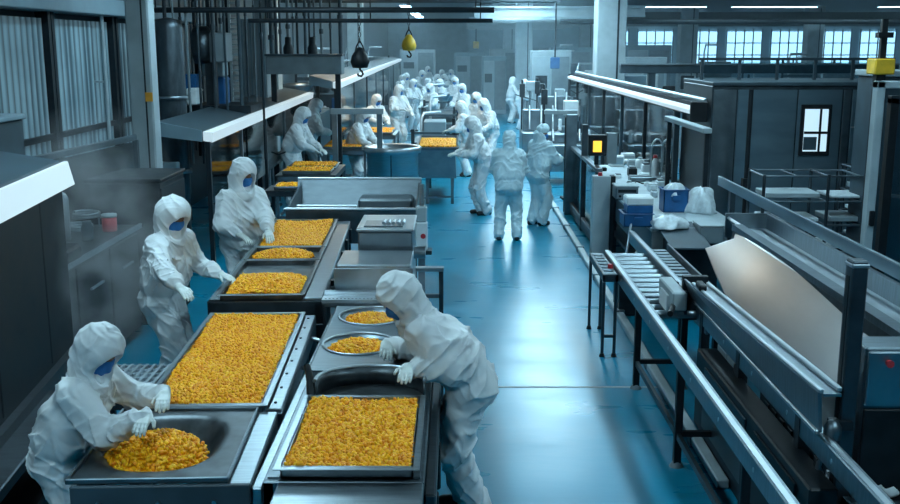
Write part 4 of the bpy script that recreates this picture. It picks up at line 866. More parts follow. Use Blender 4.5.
for s in (-.12, .05):
    G().tube([(s, 0, 0), (s, 0, .5), (s + .02, 0, .60), (s + .07, 0, .66), (s + .12, 0, .66), (s + .17, 0, .60), (s + .19, 0, .5), (s + .19, .0, .12)], .014, 8).build('hoop', 'steel_light', t)
G().box(-.16, .28, -.06, .06, 0, .05, .008).build('base', 'steel_mid', t)
x, y, _ = put(700, 178); t = thing('capped_bottle', 'white bottle with a red cap tilted up at the back of the bench', 'bottle', (x, y, .95)); G().lathe((0, 0, 0), [(.001, 0), (.07, 0), (.075, .02), (.07, .26), (.03, .31), (.03, .33), (.001, .33)]).build('body', 'white', t); G().cyl((0, 0, .33), (.0, 0, .38), .04, .03).build('cap', 'red', t)
pts = [(0.0, 0, .02), (.05, .1, .06), (.16, .12, .02), (.25, 0, .05), (.2, -.12, .02), (.3, -.2, .03), (.42, -.1, .02)]
x, y, _ = put(634, 186); one('cable', 'loose dark cable tangled across the middle of the bench', 'cable', G().tube(pts, .010, 6), 'black', (x, y, .95))
x, y = Z(712, 245, .80); t = thing('sealed_case', 'small pale steel case in front of the bench, next to the hopper lip', 'case', (x, y + .25, 0)); G().box(-.13, .15, -.18, .2, .80, 1.0, .012).build('body', 'grey', t); G().box(-.135, .155, -.185, .205, 1.0, 1.02, .006).build('lid', 'pale', t); G().box(-.1, .12, -.1, .1, 0, .80).build('pedestal', 'dark', t)
x, y = Z(626, 248, .72); t = thing('spray_bottle', 'small clear spray bottle standing by the conveyor far end', 'bottle', (2.12, 11.5, .60)); G().lathe((0, 0, 0), [(.001, 0), (.04, 0), (.042, .02), (.042, .12), (.015, .16), (.015, .2), (.001, .2)], 16).build('body', 'film', t); G().box(-.03, .04, -.012, .012, .2, .23).build('nozzle', 'white', t)
one('bottle_shelf', 'low dark shelf box at the conveyor far end', 'shelf', G().box(-.25, .3, -.12, .3, 0, .60, .01).box(-.27, .32, -.14, .32, .57, .60), 'dark', (2.15, 11.5, 0))
# diagonal stay
one('diagonal_stay', 'thin pale stay rod leaning between column foot and conveyor end', 'rod', G().cyl((1.95, 11.6, .25), (2.12, 12.0, 1.0), .014, n=8), 'steel_light')
# ------------------------------------------------------------------ roller conveyor in the near right
t = thing('roller_conveyor', 'long roller conveyor with bright side rails running beside the aisle', 'conveyor', (1.86, 7.6, 0))
for s, nm in ((-1, 1), (1, 2)):
    g = G(); X = s * .20 + (.0 if s < 0 else .02); z = .90 if s < 0 else .95
    g.box(X - .035, X + .035, -3.6, 3.2 + (.9 if s > 0 else 0), z - .14, z, .01); r = g.build('side_rail', 'steel_mid', t)
    G().box(X - .03, X + .005, -3.6, 3.2 + (.9 if s > 0 else 0), z, z + .006).build('edge_strip', 'steel_light', r)
    for k in range(9): G().cyl((X + s * -.0 - .038, -3.2 + .75 * k, z - .07), (X - .034, -3.2 + .75 * k, z - .07), .016, n=8).build('bolt', 'steel_light', r)
for k in range(13): G().cyl((-.17, 3.12 - .2 * k, .85), (.19, 3.12 - .2 * k, .85), .035, n=10).build('roller', 'steel', t)
for y in (1.25, -.5, -2.2):
    for X in (-.20, .22):
        l = G().box(X - .028, X + .028, y - .028, y + .028, .03, .80, .004).build('leg', 'black', t); G().cyl((X, y, 0), (X, y, .04), .055, .03, 12).build('foot', 'grey', l)
    G().box(-.2, .22, y - .02, y + .02, .24, .28).build('cross_bar', 'black', t)
G().box(-.215, -.185, -3.3, 1.25, .22, .27).build('stretcher', 'steel_dark', t); G().box(.205, .235, -3.3, 1.25, .22, .27).build('stretcher', 'steel_dark', t)
t = thing('transfer_table', 'short roller transfer table with thin dark legs at the conveyor aisle side', 'table', (1.50, 10.35, 0))
stand(t, -.03, .12, -.55, .50, .86, 'steel_dark', .03, .08, 0)
for k in range(7): G().cyl((-.02, -.48 + .15 * k, .85), (.10, -.48 + .15 * k, .85), .02, n=8).build('roller', 'steel', t)
G().cyl((.08, -.30, .86), (.08, -.30, .91), .03, .025).build('button', 'red', t); G().box(-.0, .11, -.54, -.51, .2, .23).build('stretcher', 'steel_dark', t)
# lower chain track behind the rollers (dark, with links)
t = thing('link_conveyor', 'narrow dark link conveyor between the bright rail and the hopper', 'conveyor', (2.25, 9.3, 0))
G().box(-.16, .14, -1.3, 1.9, .78, .82).build('track', 'rubber', t)
for k in range(20): G().box(-.13, .11, -1.2 + .155 * k, -1.13 + .155 * k, .82, .85, .006).build('link', 'steel_mid', t)
for s in (-.18, .15): G().box(s - .012, s + .012, -1.3, 1.9, .76, .90, .004).build('side_rail', 'steel_mid', t)
for y in (-1.0, .3, 1.7): G().box(-.05, .03, y - .03, y + .03, 0, .78).build('leg', 'black', t)
# raised guard
t = thing('side_guard', 'raised steel guard with twin bright rails ending at the thick dark post', 'guard', (2.02, 6.6, 0))
G().prism([(-.0, -1.30, .99), (-.02, 1.75, .99), (-.09, 1.75, 1.16), (-.02, -1.30, 1.22)], (.02, 0, 0)).build('side_panel', 'steel_mid', t)
G().beam((-.005, -1.3, .985), (-.01, 1.75, .985), .03, .03, .006).build('bottom_rail', 'steel_light', t)
G().beam((.0, -1.3, 1.225), (-.06, 1.5, 1.17), .03, .03, .006).build('top_rail', 'steel_light', t); G().beam((.12, -1.25, 1.22), (.06, 1.5, 1.17), .03, .03, .006).build('top_rail', 'steel_light', t)
G().prism([(.02, -1.28, 1.19), (.12, -1.28, 1.19), (.05, 1.6, 1.14), (-.05, 1.6, 1.14)], (0, 0, .015)).build('top_plate', 'steel', t)
G().prism([(-.09, 1.72, .80), (.12, 1.72, .80), (.12, 1.72, 1.18), (-.09, 1.72, 1.18)], (0, .06, 0)).build('end_plate', 'dark', t)
G().beam((-.05, 1.2, 1.20), (-.05, 1.35, 1.21), .06, .05, .01).build('clamp', 'black', t)
for y in (-.9, .4, 1.5): G().box(.02, .09, y - .04, y + .04, 0, 1.15).build('post', 'dark', t)
x, y = 2.22, 5.45
t = thing('machine_post', 'thick dark upright post standing in front of the hopper', 'post', (x, y, 0)); G().box(-.045, .045, -.05, .05, .0, 1.94, .008).build('profile', 'steel_dark', t); G().box(-.048, -.040, -.02, .02, .1, 1.85).build('slot', 'black', t); G().box(-.05, .05, -.055, .055, 1.90, 1.925, .006).build('cap', 'steel_light', t)
G().lathe((-.10, -.09, .96), [(.001, -.05), (.05, -.03), (.05, .04), (.03, .07), (.001, .08)], 14).build('clamp', 'steel_mid', t); G().box(-.1, .02, -.08, .0, .97, 1.02).build('bracket', 'dark', t)
pts = [(-.12, -.05, .9), (-.16, -.08, .75), (-.10, -.1, .62), (-.16, -.05, .5), (-.14, -.08, .3)]
G().tube(pts, .018, 8).build('hose', 'steel_mid', t)
# box controls under the conveyor
t = thing('sensor_box', 'pale sensor box clamped above the near side rail', 'sensor', (1.86, 8.5, .86)); G().box(-.05, .07, -.35, .25, .06, .22, .012).build('housing', 'pale', t); G().box(-.07, -.05, -.2, .1, .02, .16).build('face_plate', 'white', t); G().cyl((-.1, -.5, .08), (-.04, -.32, .10), .025).build('plug', 'black', t)
for s in (-.2, .15): G().box(.08, .1, s - .03, s + .03, 0, .2).build('bracket', 'steel_dark', t)
t = thing('dark_under_box', 'long black box added to darken the space under the near roller conveyor', 'cabinet', (2.02, 6.2, 0)); G().box(-.10, .06, -1.1, 1.5, .12, .74, .01).build('body', 'black', t); G().box(-.115, -.10, -.9, -.1, .2, .68, .004).build('door', 'dark', t); G().box(-.115, -.10, .1, 1.2, .2, .68, .004).build('door', 'steel_dark', t); G().box(-.06, .04, -1.0, 1.4, 0, .12).build('plinth', 'black', t)  # black box added to stand in for the shade beneath the conveyor
t = thing('motor_housing', 'dark motor housing below the raised guard', 'motor', (2.42, 6.5, 0)); G().box(-.14, .14, -.5, .7, .30, .58, .02).build('casing', 'dark', t); G().box(-.12, .12, -.4, .6, 0, .30).build('foot', 'black', t)
for k in range(6): G().box(-.15, -.14, -.4 + .17 * k, -.30 + .17 * k, .34, .54).build('fin', 'black', t)
t = thing('switch_plate', 'pale switch box hanging under the conveyor between its legs', 'switch box', (2.13, 7.6, .45)); G().box(-.04, .05, -.14, .14, 0, .32, .01).build('housing', 'grey', t); G().box(-.02, .03, -.1, .1, .32, .50).build('bracket', 'dark', t); G().cyl((-.05, 0, .2), (-.04, 0, .2), .03).build('knob', 'red', t)
t = thing('dark_crate', 'black open crate on the lower shelf beyond the near conveyor rail', 'crate', (2.30, 5.75, .34)); tray_g(-.18, .2, -.45, .4, .0, .20, .015, .012).build('tub', 'black', t)
t = thing('lower_shelf', 'dark steel lower shelf under the guard, strewn with film', 'shelf', (2.32, 5.9, 0)); G().box(-.22, .3, -.9, .75, .30, .335).build('deck', 'steel_dark', t)
for X in (-.19, .27):
    for yy in (-.85, .7): G().box(X - .02, X + .02, yy - .02, yy + .02, 0, .30).build('leg', 'black', t)
bag('plastic_film', 'torn pale film lying in the black crate', (2.28, 5.62, .36), .14, .26, .14, 11, cat='film')
# big hopper
SL = .72  # slope chosen so the sheet mirrors the added warm lamp
def hp(px, py): return PL(px, py, (2.79, 8, 1.3), (1, 0, -SL))
t = thing('steel_hopper', 'big sloping stainless hopper side with a warm reflection, under the barrier rail', 'hopper', (2.9, 8.0, 0)); O = Vector((2.9, 8.0, 0))
poly = [hp(735, 230), hp(733, 238), hp(703, 247), hp(718, 280), hp(737, 318), hp(760, 350)]
zb = .62; yb = poly[-1].y - .3; pb = Vector((2.79 - SL * (1.3 - zb), yb, zb)); pn = Vector((2.79 - SL * (1.3 - zb), 5.75, zb)); pt = Vector((2.79, 5.95, 1.3))
poly += [pb, pn, pt]
pv = [p - O for p in poly]; bm = bmesh.new(); bm.faces.new([bm.verts.new(p) for p in pv]); bmesh.ops.triangulate(bm, faces=bm.faces[:])
for _ in range(5): bmesh.ops.subdivide_edges(bm, edges=bm.edges[:], cuts=1, use_grid_fill=True)
pc = hp(742, 288) - O; nn = Vector((-1, 0, SL)).normalized()                       # sheet bellies out, shaped to gather the lamp reflection into one spot
for v in bm.verts: v.co -= nn * (.034 * (math.sqrt((v.co - pc).length_squared + .12) - .35) - .012)
bmesh.ops.recalc_face_normals(bm, faces=bm.faces[:]); me = bpy.data.meshes.new('side_panel'); bm.to_mesh(me); bm.free(); me.polygons.foreach_set('use_smooth', [True] * len(me.polygons)); me.materials.append(M['warm_steel'])
po = bpy.data.objects.new('side_panel', me); COL.objects.link(po); po.parent = t; md = po.modifiers.new('thick', 'SOLIDIFY'); md.thickness = .012; md.offset = 0
G().prism([(-.12, -2.1, 1.27), (-.12, 2.0, 1.27), (-.12, 2.0, 1.335), (-.12, -2.1, 1.335)], (.10, 0, 0)).build('top_flange', 'steel_mid', t)
G().prism([(-.135, -2.05, 1.19), (-.135, 1.95, 1.19), (-.12, 1.95, 1.28), (-.12, -2.05, 1.28)], (.03, 0, 0)).build('drip_edge', 'steel_dark', t)
G().prism([(-.02, 0 - 2.1, 1.33), (.10, -2.1, 1.20), (.42, -2.1, 1.20), (.42, -2.1, 1.18), (.08, -2.1, 1.18), (-.04, -2.1, 1.31)], (0, 4.6, 0)).build('trough', 'steel_light', t)
G().box(.38, .42, -2.1, 2.5, 1.18, 1.36, .006).build('back_wall', 'steel_mid', t); G().box(-.05, .42, 2.5, 2.53, 1.1, 1.36).build('end_wall', 'steel_mid', t)
for yy in (-1.9, 0, 2.3): G().box(.05, .13, yy - .04, yy + .04, 0, 1.2).build('leg', 'steel_dark', t)
t = thing('barrier_rail', 'long flat steel barrier rail running above the hopper trough', 'rail', (3.42, 9.5, 0))
G().prism([(-.20, -3.2, 1.43), (-.20, -3.2, 1.53), (-.16, -3.2, 1.535), (-.155, -3.2, 1.52), (-.17, -3.2, 1.51), (-.17, -3.2, 1.43)], (-.03, 5.9, 0)).build('rail', 'cab', t)
G().beam((-.195, -3.2, 1.535), (-.225, 2.7, 1.535), .015, .012).build('edge_strip', 'steel_light', t)
for yy in (-2.6, 2.4): G().box(-.16, -.10, yy - .04, yy + .04, 0, 1.48).build('post', 'steel_dark', t)
# control cabinet with red button
t = thing('control_cabinet', 'grey control cabinet with one red button, behind the dark post', 'cabinet', (2.9, 5.55, 0))
G().box(-.60, .7, -.12, .11, .25, 1.44, .01).build('body', 'steel_mid', t); G().box(-.59, -.36, -.145, -.12, 1.10, 1.42, .006).build('door', 'steel', t, 'narrow upper door'); G().box(-.34, .68, -.145, -.12, 1.10, 1.42, .006).build('door', 'steel_mid', t, 'wide duller upper door'); G().box(-.59, .68, -.14, -.12, .28, 1.08, .006).build('base_panel', 'black', t)
bx, bz = Y(863, 363, 5.40); bx = max(bx, 2.42); G().cyl((bx - 2.9, -.175, bz), (bx - 2.9, -.143, bz), .022, .018).build('button', 'red', t)
for X in (-.54, .64): G().box(X - .04, X + .04, -.1, .1, 0, .25).build('leg', 'black', t)
# waste bin with cloth at the very front
x, y = Z(872, 480, .60)
t = thing('waste_bin', 'translucent bluish bin near the post, white cloth heaped on it', 'bin', (x, y, 0)); tray_g(-.20, .24, -.22, .22, .0, .56, .02, .014).build('tub', 'slate', t); G().box(-.20, .24, -.22, .22, .50, .53).build('lid', 'dark', t)
bag('cloth', 'crumpled white cloth on the bluish bin beside the post', (x, y, .56), .16, .13, .10, 21, 'white', 'cloth')
one('grey_carton', 'pale open carton edge right beside the bluish bin', 'carton', tray_g(-.12, .2, -.2, .2, 0, .60, .0, .012), 'pale', (x + .42, y - .35, 0))
# ------------------------------------------------------------------ right machine hall
t = thing('process_cabinet', 'huge dull steel process cabinet with a small bright window', 'cabinet', (4.8, 14.4, 0))
G().box(-1.28, 1.9, -.4, 1.4, .42, 2.55, .012).build('body', 'steel_dark', t); G().box(-1.2, 1.8, -.3, 1.3, 0, .42).build('plinth', 'black', t)
for a, b, m in ((-1.26, -.95, 'steel_mid'), (-.93, -.12, 'cab'), (-.10, .50, 'cab'), (.52, .62, 'steel_mid'), (.64, 1.88, 'cab')): G().box(a, b, -.425, -.40, .5, 2.5, .006).build('panel', m, t)
G().box(-.06, .36, -.455, -.425, 1.60, 2.30, .006).build('window_frame', 'black', t); w = G().box(-.01, .31, -.465, -.455, 1.66, 2.24).build('window', 'inspect', t); G().box(.19, .22, -.475, -.465, 1.66, 2.24).box(-.01, .31, -.475, -.465, 1.90, 1.935).build('bar_frame', 'black', w); G().box(-.01, .17, -.472, -.465, 1.68, 1.86).build('pane', 'slate', w)
G().box(-1.28, 1.9, -.42, 1.42, 2.55, 2.60, .008).build('top_cap', 'slate', t); G().box(.64, 1.9, -.44, -.425, 1.98, 2.0).build('trim_strip', 'steel_light', t)
t = thing('top_screen', 'row of glass screens with steel uprights on the cabinet roof edge', 'screen', (4.8, 15.0, 2.6))
for k in range(6): G().box(-1.2 + .55 * k - .02, -1.2 + .55 * k + .02, -.02, .02, 0, .30).build('post', 'slate', t)
for k in range(5): G().box(-1.18 + .55 * k, -.67 + .55 * k, -.006, .006, .02, .26).build('pane', 'glass', t)
G().box(-1.25, 1.6, -.03, .03, .28, .32).build('rail', 'slate', t)
t = thing('door_frame', 'tall pale steel frame of a glazed guard door by the big cabinet', 'door frame', (4.35, 9.9, 0))
G().box(-.29, -.21, -.06, .06, 0, 2.76, .008).build('stile', 'pale', t); G().box(-.29, 1.4, -.06, .06, 2.69, 2.76, .008).build('head_rail', 'pale', t); G().box(-.14, -.06, -.05, .05, .1, 2.60, .006).build('inner_stile', 'black', t); G().box(-.14, 1.4, -.05, .05, 2.54, 2.62, .006).build('inner_rail', 'dark', t)
G().box(-.06, 1.4, -.008, .008, .3, 2.54).build('pane', 'glass', t); G().box(-.27, -.22, -.10, -.06, 1.35, 1.50, .008).build('latch', 'black', t); G().box(-.1, 1.4, -.04, .04, .1, .3).build('bottom_rail', 'dark', t); G().box(-.06, 1.4, -.03, .03, 1.62, 1.65).build('middle_bar', 'slate', t)
x, z = Y(880, 66, 11.2); t = thing('lifting_unit', 'yellow lifting unit with a black mast above the guard door', 'lift', (x, 11.2, 0)); G().box(-.10, .12, -.12, .12, z - .09, z + .08, .012).build('body', 'yellow', t); G().box(-.02, .04, -.03, .03, z + .08, z + .5).build('mast', 'black', t); G().box(-.06, .10, -.05, .05, z + .30, z + .36).build('bracket', 'black', t); G().box(-.05, .05, -.05, .05, 0, z - .09).build('stand', 'dark', t)
t = thing('pale_ledge', 'pale ledge cabinet top behind the guard door', 'cabinet', (5.2, 11.8, 0)); G().box(-.45, .9, -.3, .3, 0, 2.75, .012).build('body', 'slate', t); G().box(-.48, .92, -.33, .33, 2.75, 2.82, .01).build('top_cap', 'pale', t)
for i, (x, y, w, lb) in enumerate(((4.35, 12.0, .75, 'tube frame rack with pale sheets before the big cabinet, aisle end'), (5.55, 12.6, .6, 'tube frame rack with pale sheets before the big cabinet, door end'))):
    t = thing('sheet_rack', lb, 'rack', (x, y, 0))
    for sx in (-w, 0, w):
        for sy in (-.3, .3): G().cyl((sx, sy, 0), (sx, sy, 1.62), .02, n=8).build('post', 'steel_dark', t)
    for z in (.7, 1.02, 1.3, 1.6):
        g = G(); g.cyl((-w, -.3, z), (w, -.3, z), .014, n=6); g.cyl((-w, .3, z), (w, .3, z), .014, n=6); [g.cyl((a, -.3, z), (a, .3, z), .012, n=6) for a in (-w, -w / 2, 0, w / 2, w)]; g.build('shelf_frame', 'steel_mid', t)
    for j, z in enumerate((.72, 1.04, 1.32)):
        for q in range(2): one('plastic_sheet', ('lowest', 'middle', 'upper')[j] + ' pale sheet on the %s bay of the %s tube rack' % (('first', 'second')[q], ('aisle end', 'door end')[i]), 'sheet', G().box(-w * .42, w * .42, -.24, .24, 0, .03 + .015 * ((j + q) % 3), .008), 'film' if (j + q) % 2 else 'pale', (x - w / 2 + w * q, y, z + .014), .05 * (q - .5))
one('support_post', 'thin black post with white clip between bench and cabinet', 'post', G().cyl((0, 0, 0), (0, 0, 2.55), .03, n=8).box(-.05, .05, -.05, .05, 1.3, 1.42), 'black', (Z(708, 200, .9)[0] + .08, 12.9, 0))
# ------------------------------------------------------------------ far machinery
def machine(label, x, y, w, d, h, seed, group=None):
    r = random.Random(seed); t = thing('processing_machine', label, 'machine', (x, y, 0), 0, group)
    G().box(-w, w, -d, d, .35, h * .62, .02).build('body', r.choice(['steel_mid', 'steel', 'grey', 'slate']), t)
    G().box(-w * .95, w * .95, -d * .95, d * .95, 0, .35).build('plinth', 'dark', t)
    k = r.random()
    if k < .35: G().lathe((r.uniform(-.2, .2) * w, 0, h * .62), [(w * .3, 0), (w * .7, h * .3), (w * .72, h * .34), (w * .62, h * .34), (w * .25, .05)], 18).build('hopper', 'steel', t)
    elif k < .7: G().box(-w * .5, w * .6, -d * .6, d * .5, h * .62, h, .02).build('upper_housing', r.choice(['pale', 'steel_mid', 'panel']), t)
    else: G().cyl((-w * .7, 0, h * .75), (w * .7, 0, h * .75), h * .13, n=16).build('drum', 'steel_mid', t)
    G().box(w * .55, w * .85, -d - .1, -d, h * .35, h * .58, .01).build('control_box', r.choice(['white', 'pale', 'blue', 'dark']), t)
    for s in (-1, 1): G().box(s * w - .04, s * w + .04, -d - .04, -d + .04, 0, h * r.uniform(.8, 1.15)).build('post', 'dark', t)
    G().box(-w - .04, w + .04, -d - .03, -d + .03, h * .78, h * .82).build('crossbar', 'slate', t)
    G().tube([(-w * .6, -d * .5, h * .6), (-w * .6, -d * .5, h * 1.05), (-w * .5, -d * .3, h * 1.15), (w * .3, d * .2, h * 1.15)], .04, 8).build('pipe', 'steel_light', t)
    return t
for k in range(6): machine('steel processing machine in the hazy centre row among the far workers', -.55 + .1 * (k % 2), 25.5 + 4.6 * k, .5, .9, 1.25 + .15 * (k % 3), 10 + k, 'processing machines in the far centre row')
for k in range(7): machine('processing machine standing along the far side of the aisle by the pillars', 4.3 + .3 * (k % 2), 31 + 4.2 * k, .8, 1.0, 1.8 + .35 * (k % 3), 40 + k, 'processing machines along the far aisle side')
for k in range(6): machine('processing machine behind the farther glazed line on the wall side', -4.2, 27 + 5.5 * k, .7, 1.2, 2.2 + .4 * (k % 2), 60 + k, 'processing machines behind the farther glazed line')
for k in range(20): 
    x = 6.5 + (k * 53 % 97) / 97 * 26; y = 24 + (k * 37 % 41)
    if min(math.hypot(x - a, y - b) for a, b in ((11, 49), (18, 52), (25, 54), (9, 66), (33, 60), (6.6, 52))) < 2.9: x += 3.4
    machine('distant processing machine in the dim hall behind the big cabinet', x, y, 1.0, 1.0, 1.8 + .3 * (k % 4), 80 + k, 'distant machines in the dim hall')
for i, (x, y, h, m) in enumerate(((2.2, 26.5, 1.45, 'steel'), (2.75, 28.4, 1.7, 'steel_mid'), (2.5, 23.2, 1.1, 'steel'))):
    t = thing('filling_station', ('first', 'second', 'third')[i] + ' crowded filling station at the aisle turn behind the aisle workers', 'machine', (x, y, 0)); G().box(-.5, .5, -.6, .6, .3, .9, .015).build('bed', m, t); G().box(-.45, .45, -.1, .3, .9, h, .015).build('head', 'steel_mid', t)
    for s in (-.4, .4):
        for q in (-.5, .5): G().box(s - .03, s + .03, q - .03, q + .03, 0, .3).build('leg', 'dark', t)
    for s in (-.3, 0, .3): G().tube([(s, -.1, h), (s, -.3, h + .12), (s, -.4, .98)], .025, 8).build('nozzle', 'steel_light', t)
    G().box(.42, .5, -.65, -.6, .95, 1.25, .01).build('panel', 'blue' if i == 1 else 'white', t)
    G().cyl((-.45, .4, .9), (-.45, .4, 2.2), .03, n=8).build('mast', 'dark', t); G().box(-.52, -.38, .33, .47, 1.75, 2.1, .01).build('signal_box', 'dark', t)
for i, (px, py, y, m, lb) in enumerate(((476, 45, 60, 'yellow', 'small yellow panel hanging far down the aisle'), (555, 63, 33, 'blue', 'dark blue display hanging by the far pillar'), (620, 60, 40, 'black', 'black hanging display in the dim far hall'))):
    x, z = Y(px, py, y); s = (.17, .15, .14)[i]
    t = thing('hanging_sign', lb, 'display', (x, y, z)); G().box(-s, s, -.05, .05, -s * 1.2, s * 1.2, .02).build('panel', m, t); G().cyl((0, 0, s * 1.2), (0, 0, 5 - z), .03, n=6).build('hanger', 'dark', t)
# slim stands, pale cabinets and more instruments
def slim(x, y, h, seed, label, group):
    r = random.Random(seed); t = thing('equipment_stand', label, 'stand', (x, y, 0), r.uniform(-.3, .3), group)
    G().box(-.14, .14, -.14, .14, 0, .05, .01).build('base', 'dark', t); G().cyl((0, 0, .05), (0, 0, h), .03, n=8).build('pole', r.choice(['dark', 'steel_mid', 'black']), t)
    G().box(-.13, .16, -.09, .09, h - .30, h, .015).build('head', r.choice(['white', 'dark', 'steel_light', 'pale', 'black']), t); G().beam((0, 0, h * .7), (r.uniform(-.5, .5), 0, h * .78), .03, .03).build('arm', 'steel_dark', t)
r0 = random.Random(5)
for k in range(30): slim(2.3 + (k * 29 % 31) / 31 * 3.6 + (k == 28) * 1.2 + (k == 27) * .0, 20.5 + k * .85, r0.uniform(1.2, 2.5), 300 + k, 'slim equipment stand among the machines beyond the aisle workers', 'slim stands beyond the aisle workers')
for k in range(16): slim(-4.3 + (k * 7 % 11) / 11 * .8, 15 + k * 1.5, r0.uniform(.8, 1.4), 400 + k, 'slim equipment stand behind the long glass on the wall side', 'slim stands behind the long glass')
for k, (x, y, w, h) in enumerate(((1.75, 47, .55, 2.6), (3.4, 37, .7, 2.9), (5.0, 45, .9, 3.0), (6.3, 35, .8, 2.7), (4.6, 27.5, .6, 2.3), (2.6, 55, .8, 2.9), (.9, 66, 1.0, 2.6), (-2.6, 70, 1.2, 2.8), (7.6, 41, .9, 3.1))):
    t = thing('tall_cabinet', 'tall pale equipment cabinet rising among the hazy machines past the aisle', 'cabinet', (x, y, 0), 0, 'tall pale cabinets past the aisle'); G().box(-w, w, -.5, .5, 0, h, .02).build('body', 'pale' if k % 2 else 'panel', t); G().box(-w * .9, -w * .03, -.52, -.5, .2, h - .2, .01).build('door', 'pale', t); G().box(w * .03, w * .9, -.52, -.5, .2, h - .2, .01).build('door', 'grey', t); G().box(-w * .8, -w * .2, -.53, -.52, h * .55, h * .7).build('display', 'dark', t)
BI = [(598, 176, .06, 'white', 'beaker', 'small white beaker at the control column corner of the bench'), (612, 183, .05, 'steel_light', 'beaker', 'shiny steel beaker behind the grey instrument'), (632, 176, .07, 'black', 'gauge', 'black gauge block between the white monitor and the hoops'), (647, 186, .05, 'white', 'cup', 'white cup beside the loose cable'), (660, 188, .06, 'film', 'pouch', 'clear film pouch beside the frosted jug'), (671, 184, .06, 'steel_mid', 'valve', 'grey valve block behind the tall blue bin'),
      (624, 160, .07, 'blue', 'cartridge', 'blue cartridge by the white monitor'), (640, 168, .08, 'white', 'jar', 'white jar behind the steel block'), (676, 172, .07, 'white', 'jar', 'white jar before the flat white lid'), (604, 171, .05, 'black', 'gauge', 'black gauge near the amber screen box'), (654, 197, .045, 'steel_light', 'cup', 'steel cup next to the white beaker'), (636, 205, .05, 'film', 'pouch', 'clear pouch behind the lidded carton'), (618, 178, .05, 'white', 'clip box', 'tiny white clip box left of the grey instrument'), (629, 190, .06, 'dark', 'meter', 'dark meter leaning by the paper stack')]
for k, (px, py, s, m, nm, lb) in enumerate(BI):
    t = thing(nm.replace(' ', '_'), lb, nm, put(px, py)); h = s * (2.4 if k % 3 else 1.5)
    if k % 2: G().lathe((0, 0, 0), [(.001, 0), (s * .9, 0), (s, s * .2), (s, h * .7), (s * .6, h * .85), (.001, h * .85)], 16).build('body', m, t); G().cyl((0, 0, h * .85), (0, 0, h), s * .55, n=12).build('cap', 'pale', t)
    else: G().box(-s, s, -s * 1.3, s * 1.3, 0, h * .8, .01).build('body', m, t); G().box(-s * .8, s * .8, -s * 1.1, s * 1.1, h * .8, h, .008).build('cap', 'grey', t)
# ------------------------------------------------------------------ steam
def haze():
    m = bpy.data.materials.new('haze'); m.use_nodes = True; t = m.node_tree; t.nodes.clear()
    o = t.nodes.new('ShaderNodeOutputMaterial'); v = t.nodes.new('ShaderNodeVolumePrincipled'); v.inputs['Color'].default_value = (.62, .86, 1, 1); v.inputs['Density'].default_value = HAZE
    t.links.new(v.outputs[0], o.inputs['Volume'])
    return one('haze', 'thin bluish haze filling the deep end of the hall', 'haze', G().box(-5.1, 41.5, 19, 78.5, .02, 4.85), m, kind='stuff')
HAZE = .006
haze()
def steam(label, loc, dims, dens, seed, sc=2.2):
    m = bpy.data.materials.new('steam'); m.use_nodes = True; t = m.node_tree; t.nodes.clear()
    o = t.nodes.new('ShaderNodeOutputMaterial'); v = t.nodes.new('ShaderNodeVolumePrincipled'); v.inputs['Color'].default_value = (.9, .95, 1, 1); v.inputs['Anisotropy'].default_value = .2
    tc = t.nodes.new('ShaderNodeTexCoord'); mp = t.nodes.new('ShaderNodeMapping'); mp.inputs['Location'].default_value = (seed, seed * .7, 0); nz = t.nodes.new('ShaderNodeTexNoise'); nz.inputs['Scale'].default_value = sc; nz.inputs['Detail'].default_value = 3
    gr = t.nodes.new('ShaderNodeTexGradient'); gr.gradient_type = 'SPHERICAL'; m2 = t.nodes.new('ShaderNodeMapping'); m2.inputs['Scale'].default_value = tuple(2 / d for d in dims)
    t.links.new(tc.outputs['Object'], mp.inputs[0]); t.links.new(mp.outputs[0], nz.inputs[0]); t.links.new(tc.outputs['Object'], m2.inputs[0]); t.links.new(m2.outputs[0], gr.inputs[0])
    mr = t.nodes.new('ShaderNodeMapRange'); mr.inputs[1].default_value = .47; mr.inputs[2].default_value = .70; mr.inputs[4].default_value = dens
    mu = t.nodes.new('ShaderNodeMath'); mu.operation = 'MULTIPLY'
    t.links.new(nz.outputs['Fac'], mr.inputs[0]); t.links.new(mr.outputs[0], mu.inputs[0]); t.links.new(gr.outputs['Fac'], mu.inputs[1]); t.links.new(mu.outputs[0], v.inputs['Density']); t.links.new(v.outputs[0], o.inputs['Volume'])
    g = G().lathe((0, 0, 0), [(.001, -dims[2] / 2)] + [(dims[0] / 2 * math.cos(a), dims[2] / 2 * math.sin(a)) for a in np.linspace(-PI / 2 + .2, PI / 2 - .2, 9)] + [(.001, dims[2] / 2)], 20)
    g.v = [(a, b * dims[1] / dims[0], c) for a, b, c in g.v]
    return one('steam', label, 'steam', g, m, loc, kind='stuff')
steam('thin steam drifting up between the wall bench and the workers', (-3.15, 8.6, 1.35), (1.5, 3.2, 2.6), 2.6, 3.1)
steam('faint steam above the second round bowl', (-.50, 7.65, 1.25), (.8, .9, .7), 5.0, 7.7, 4)
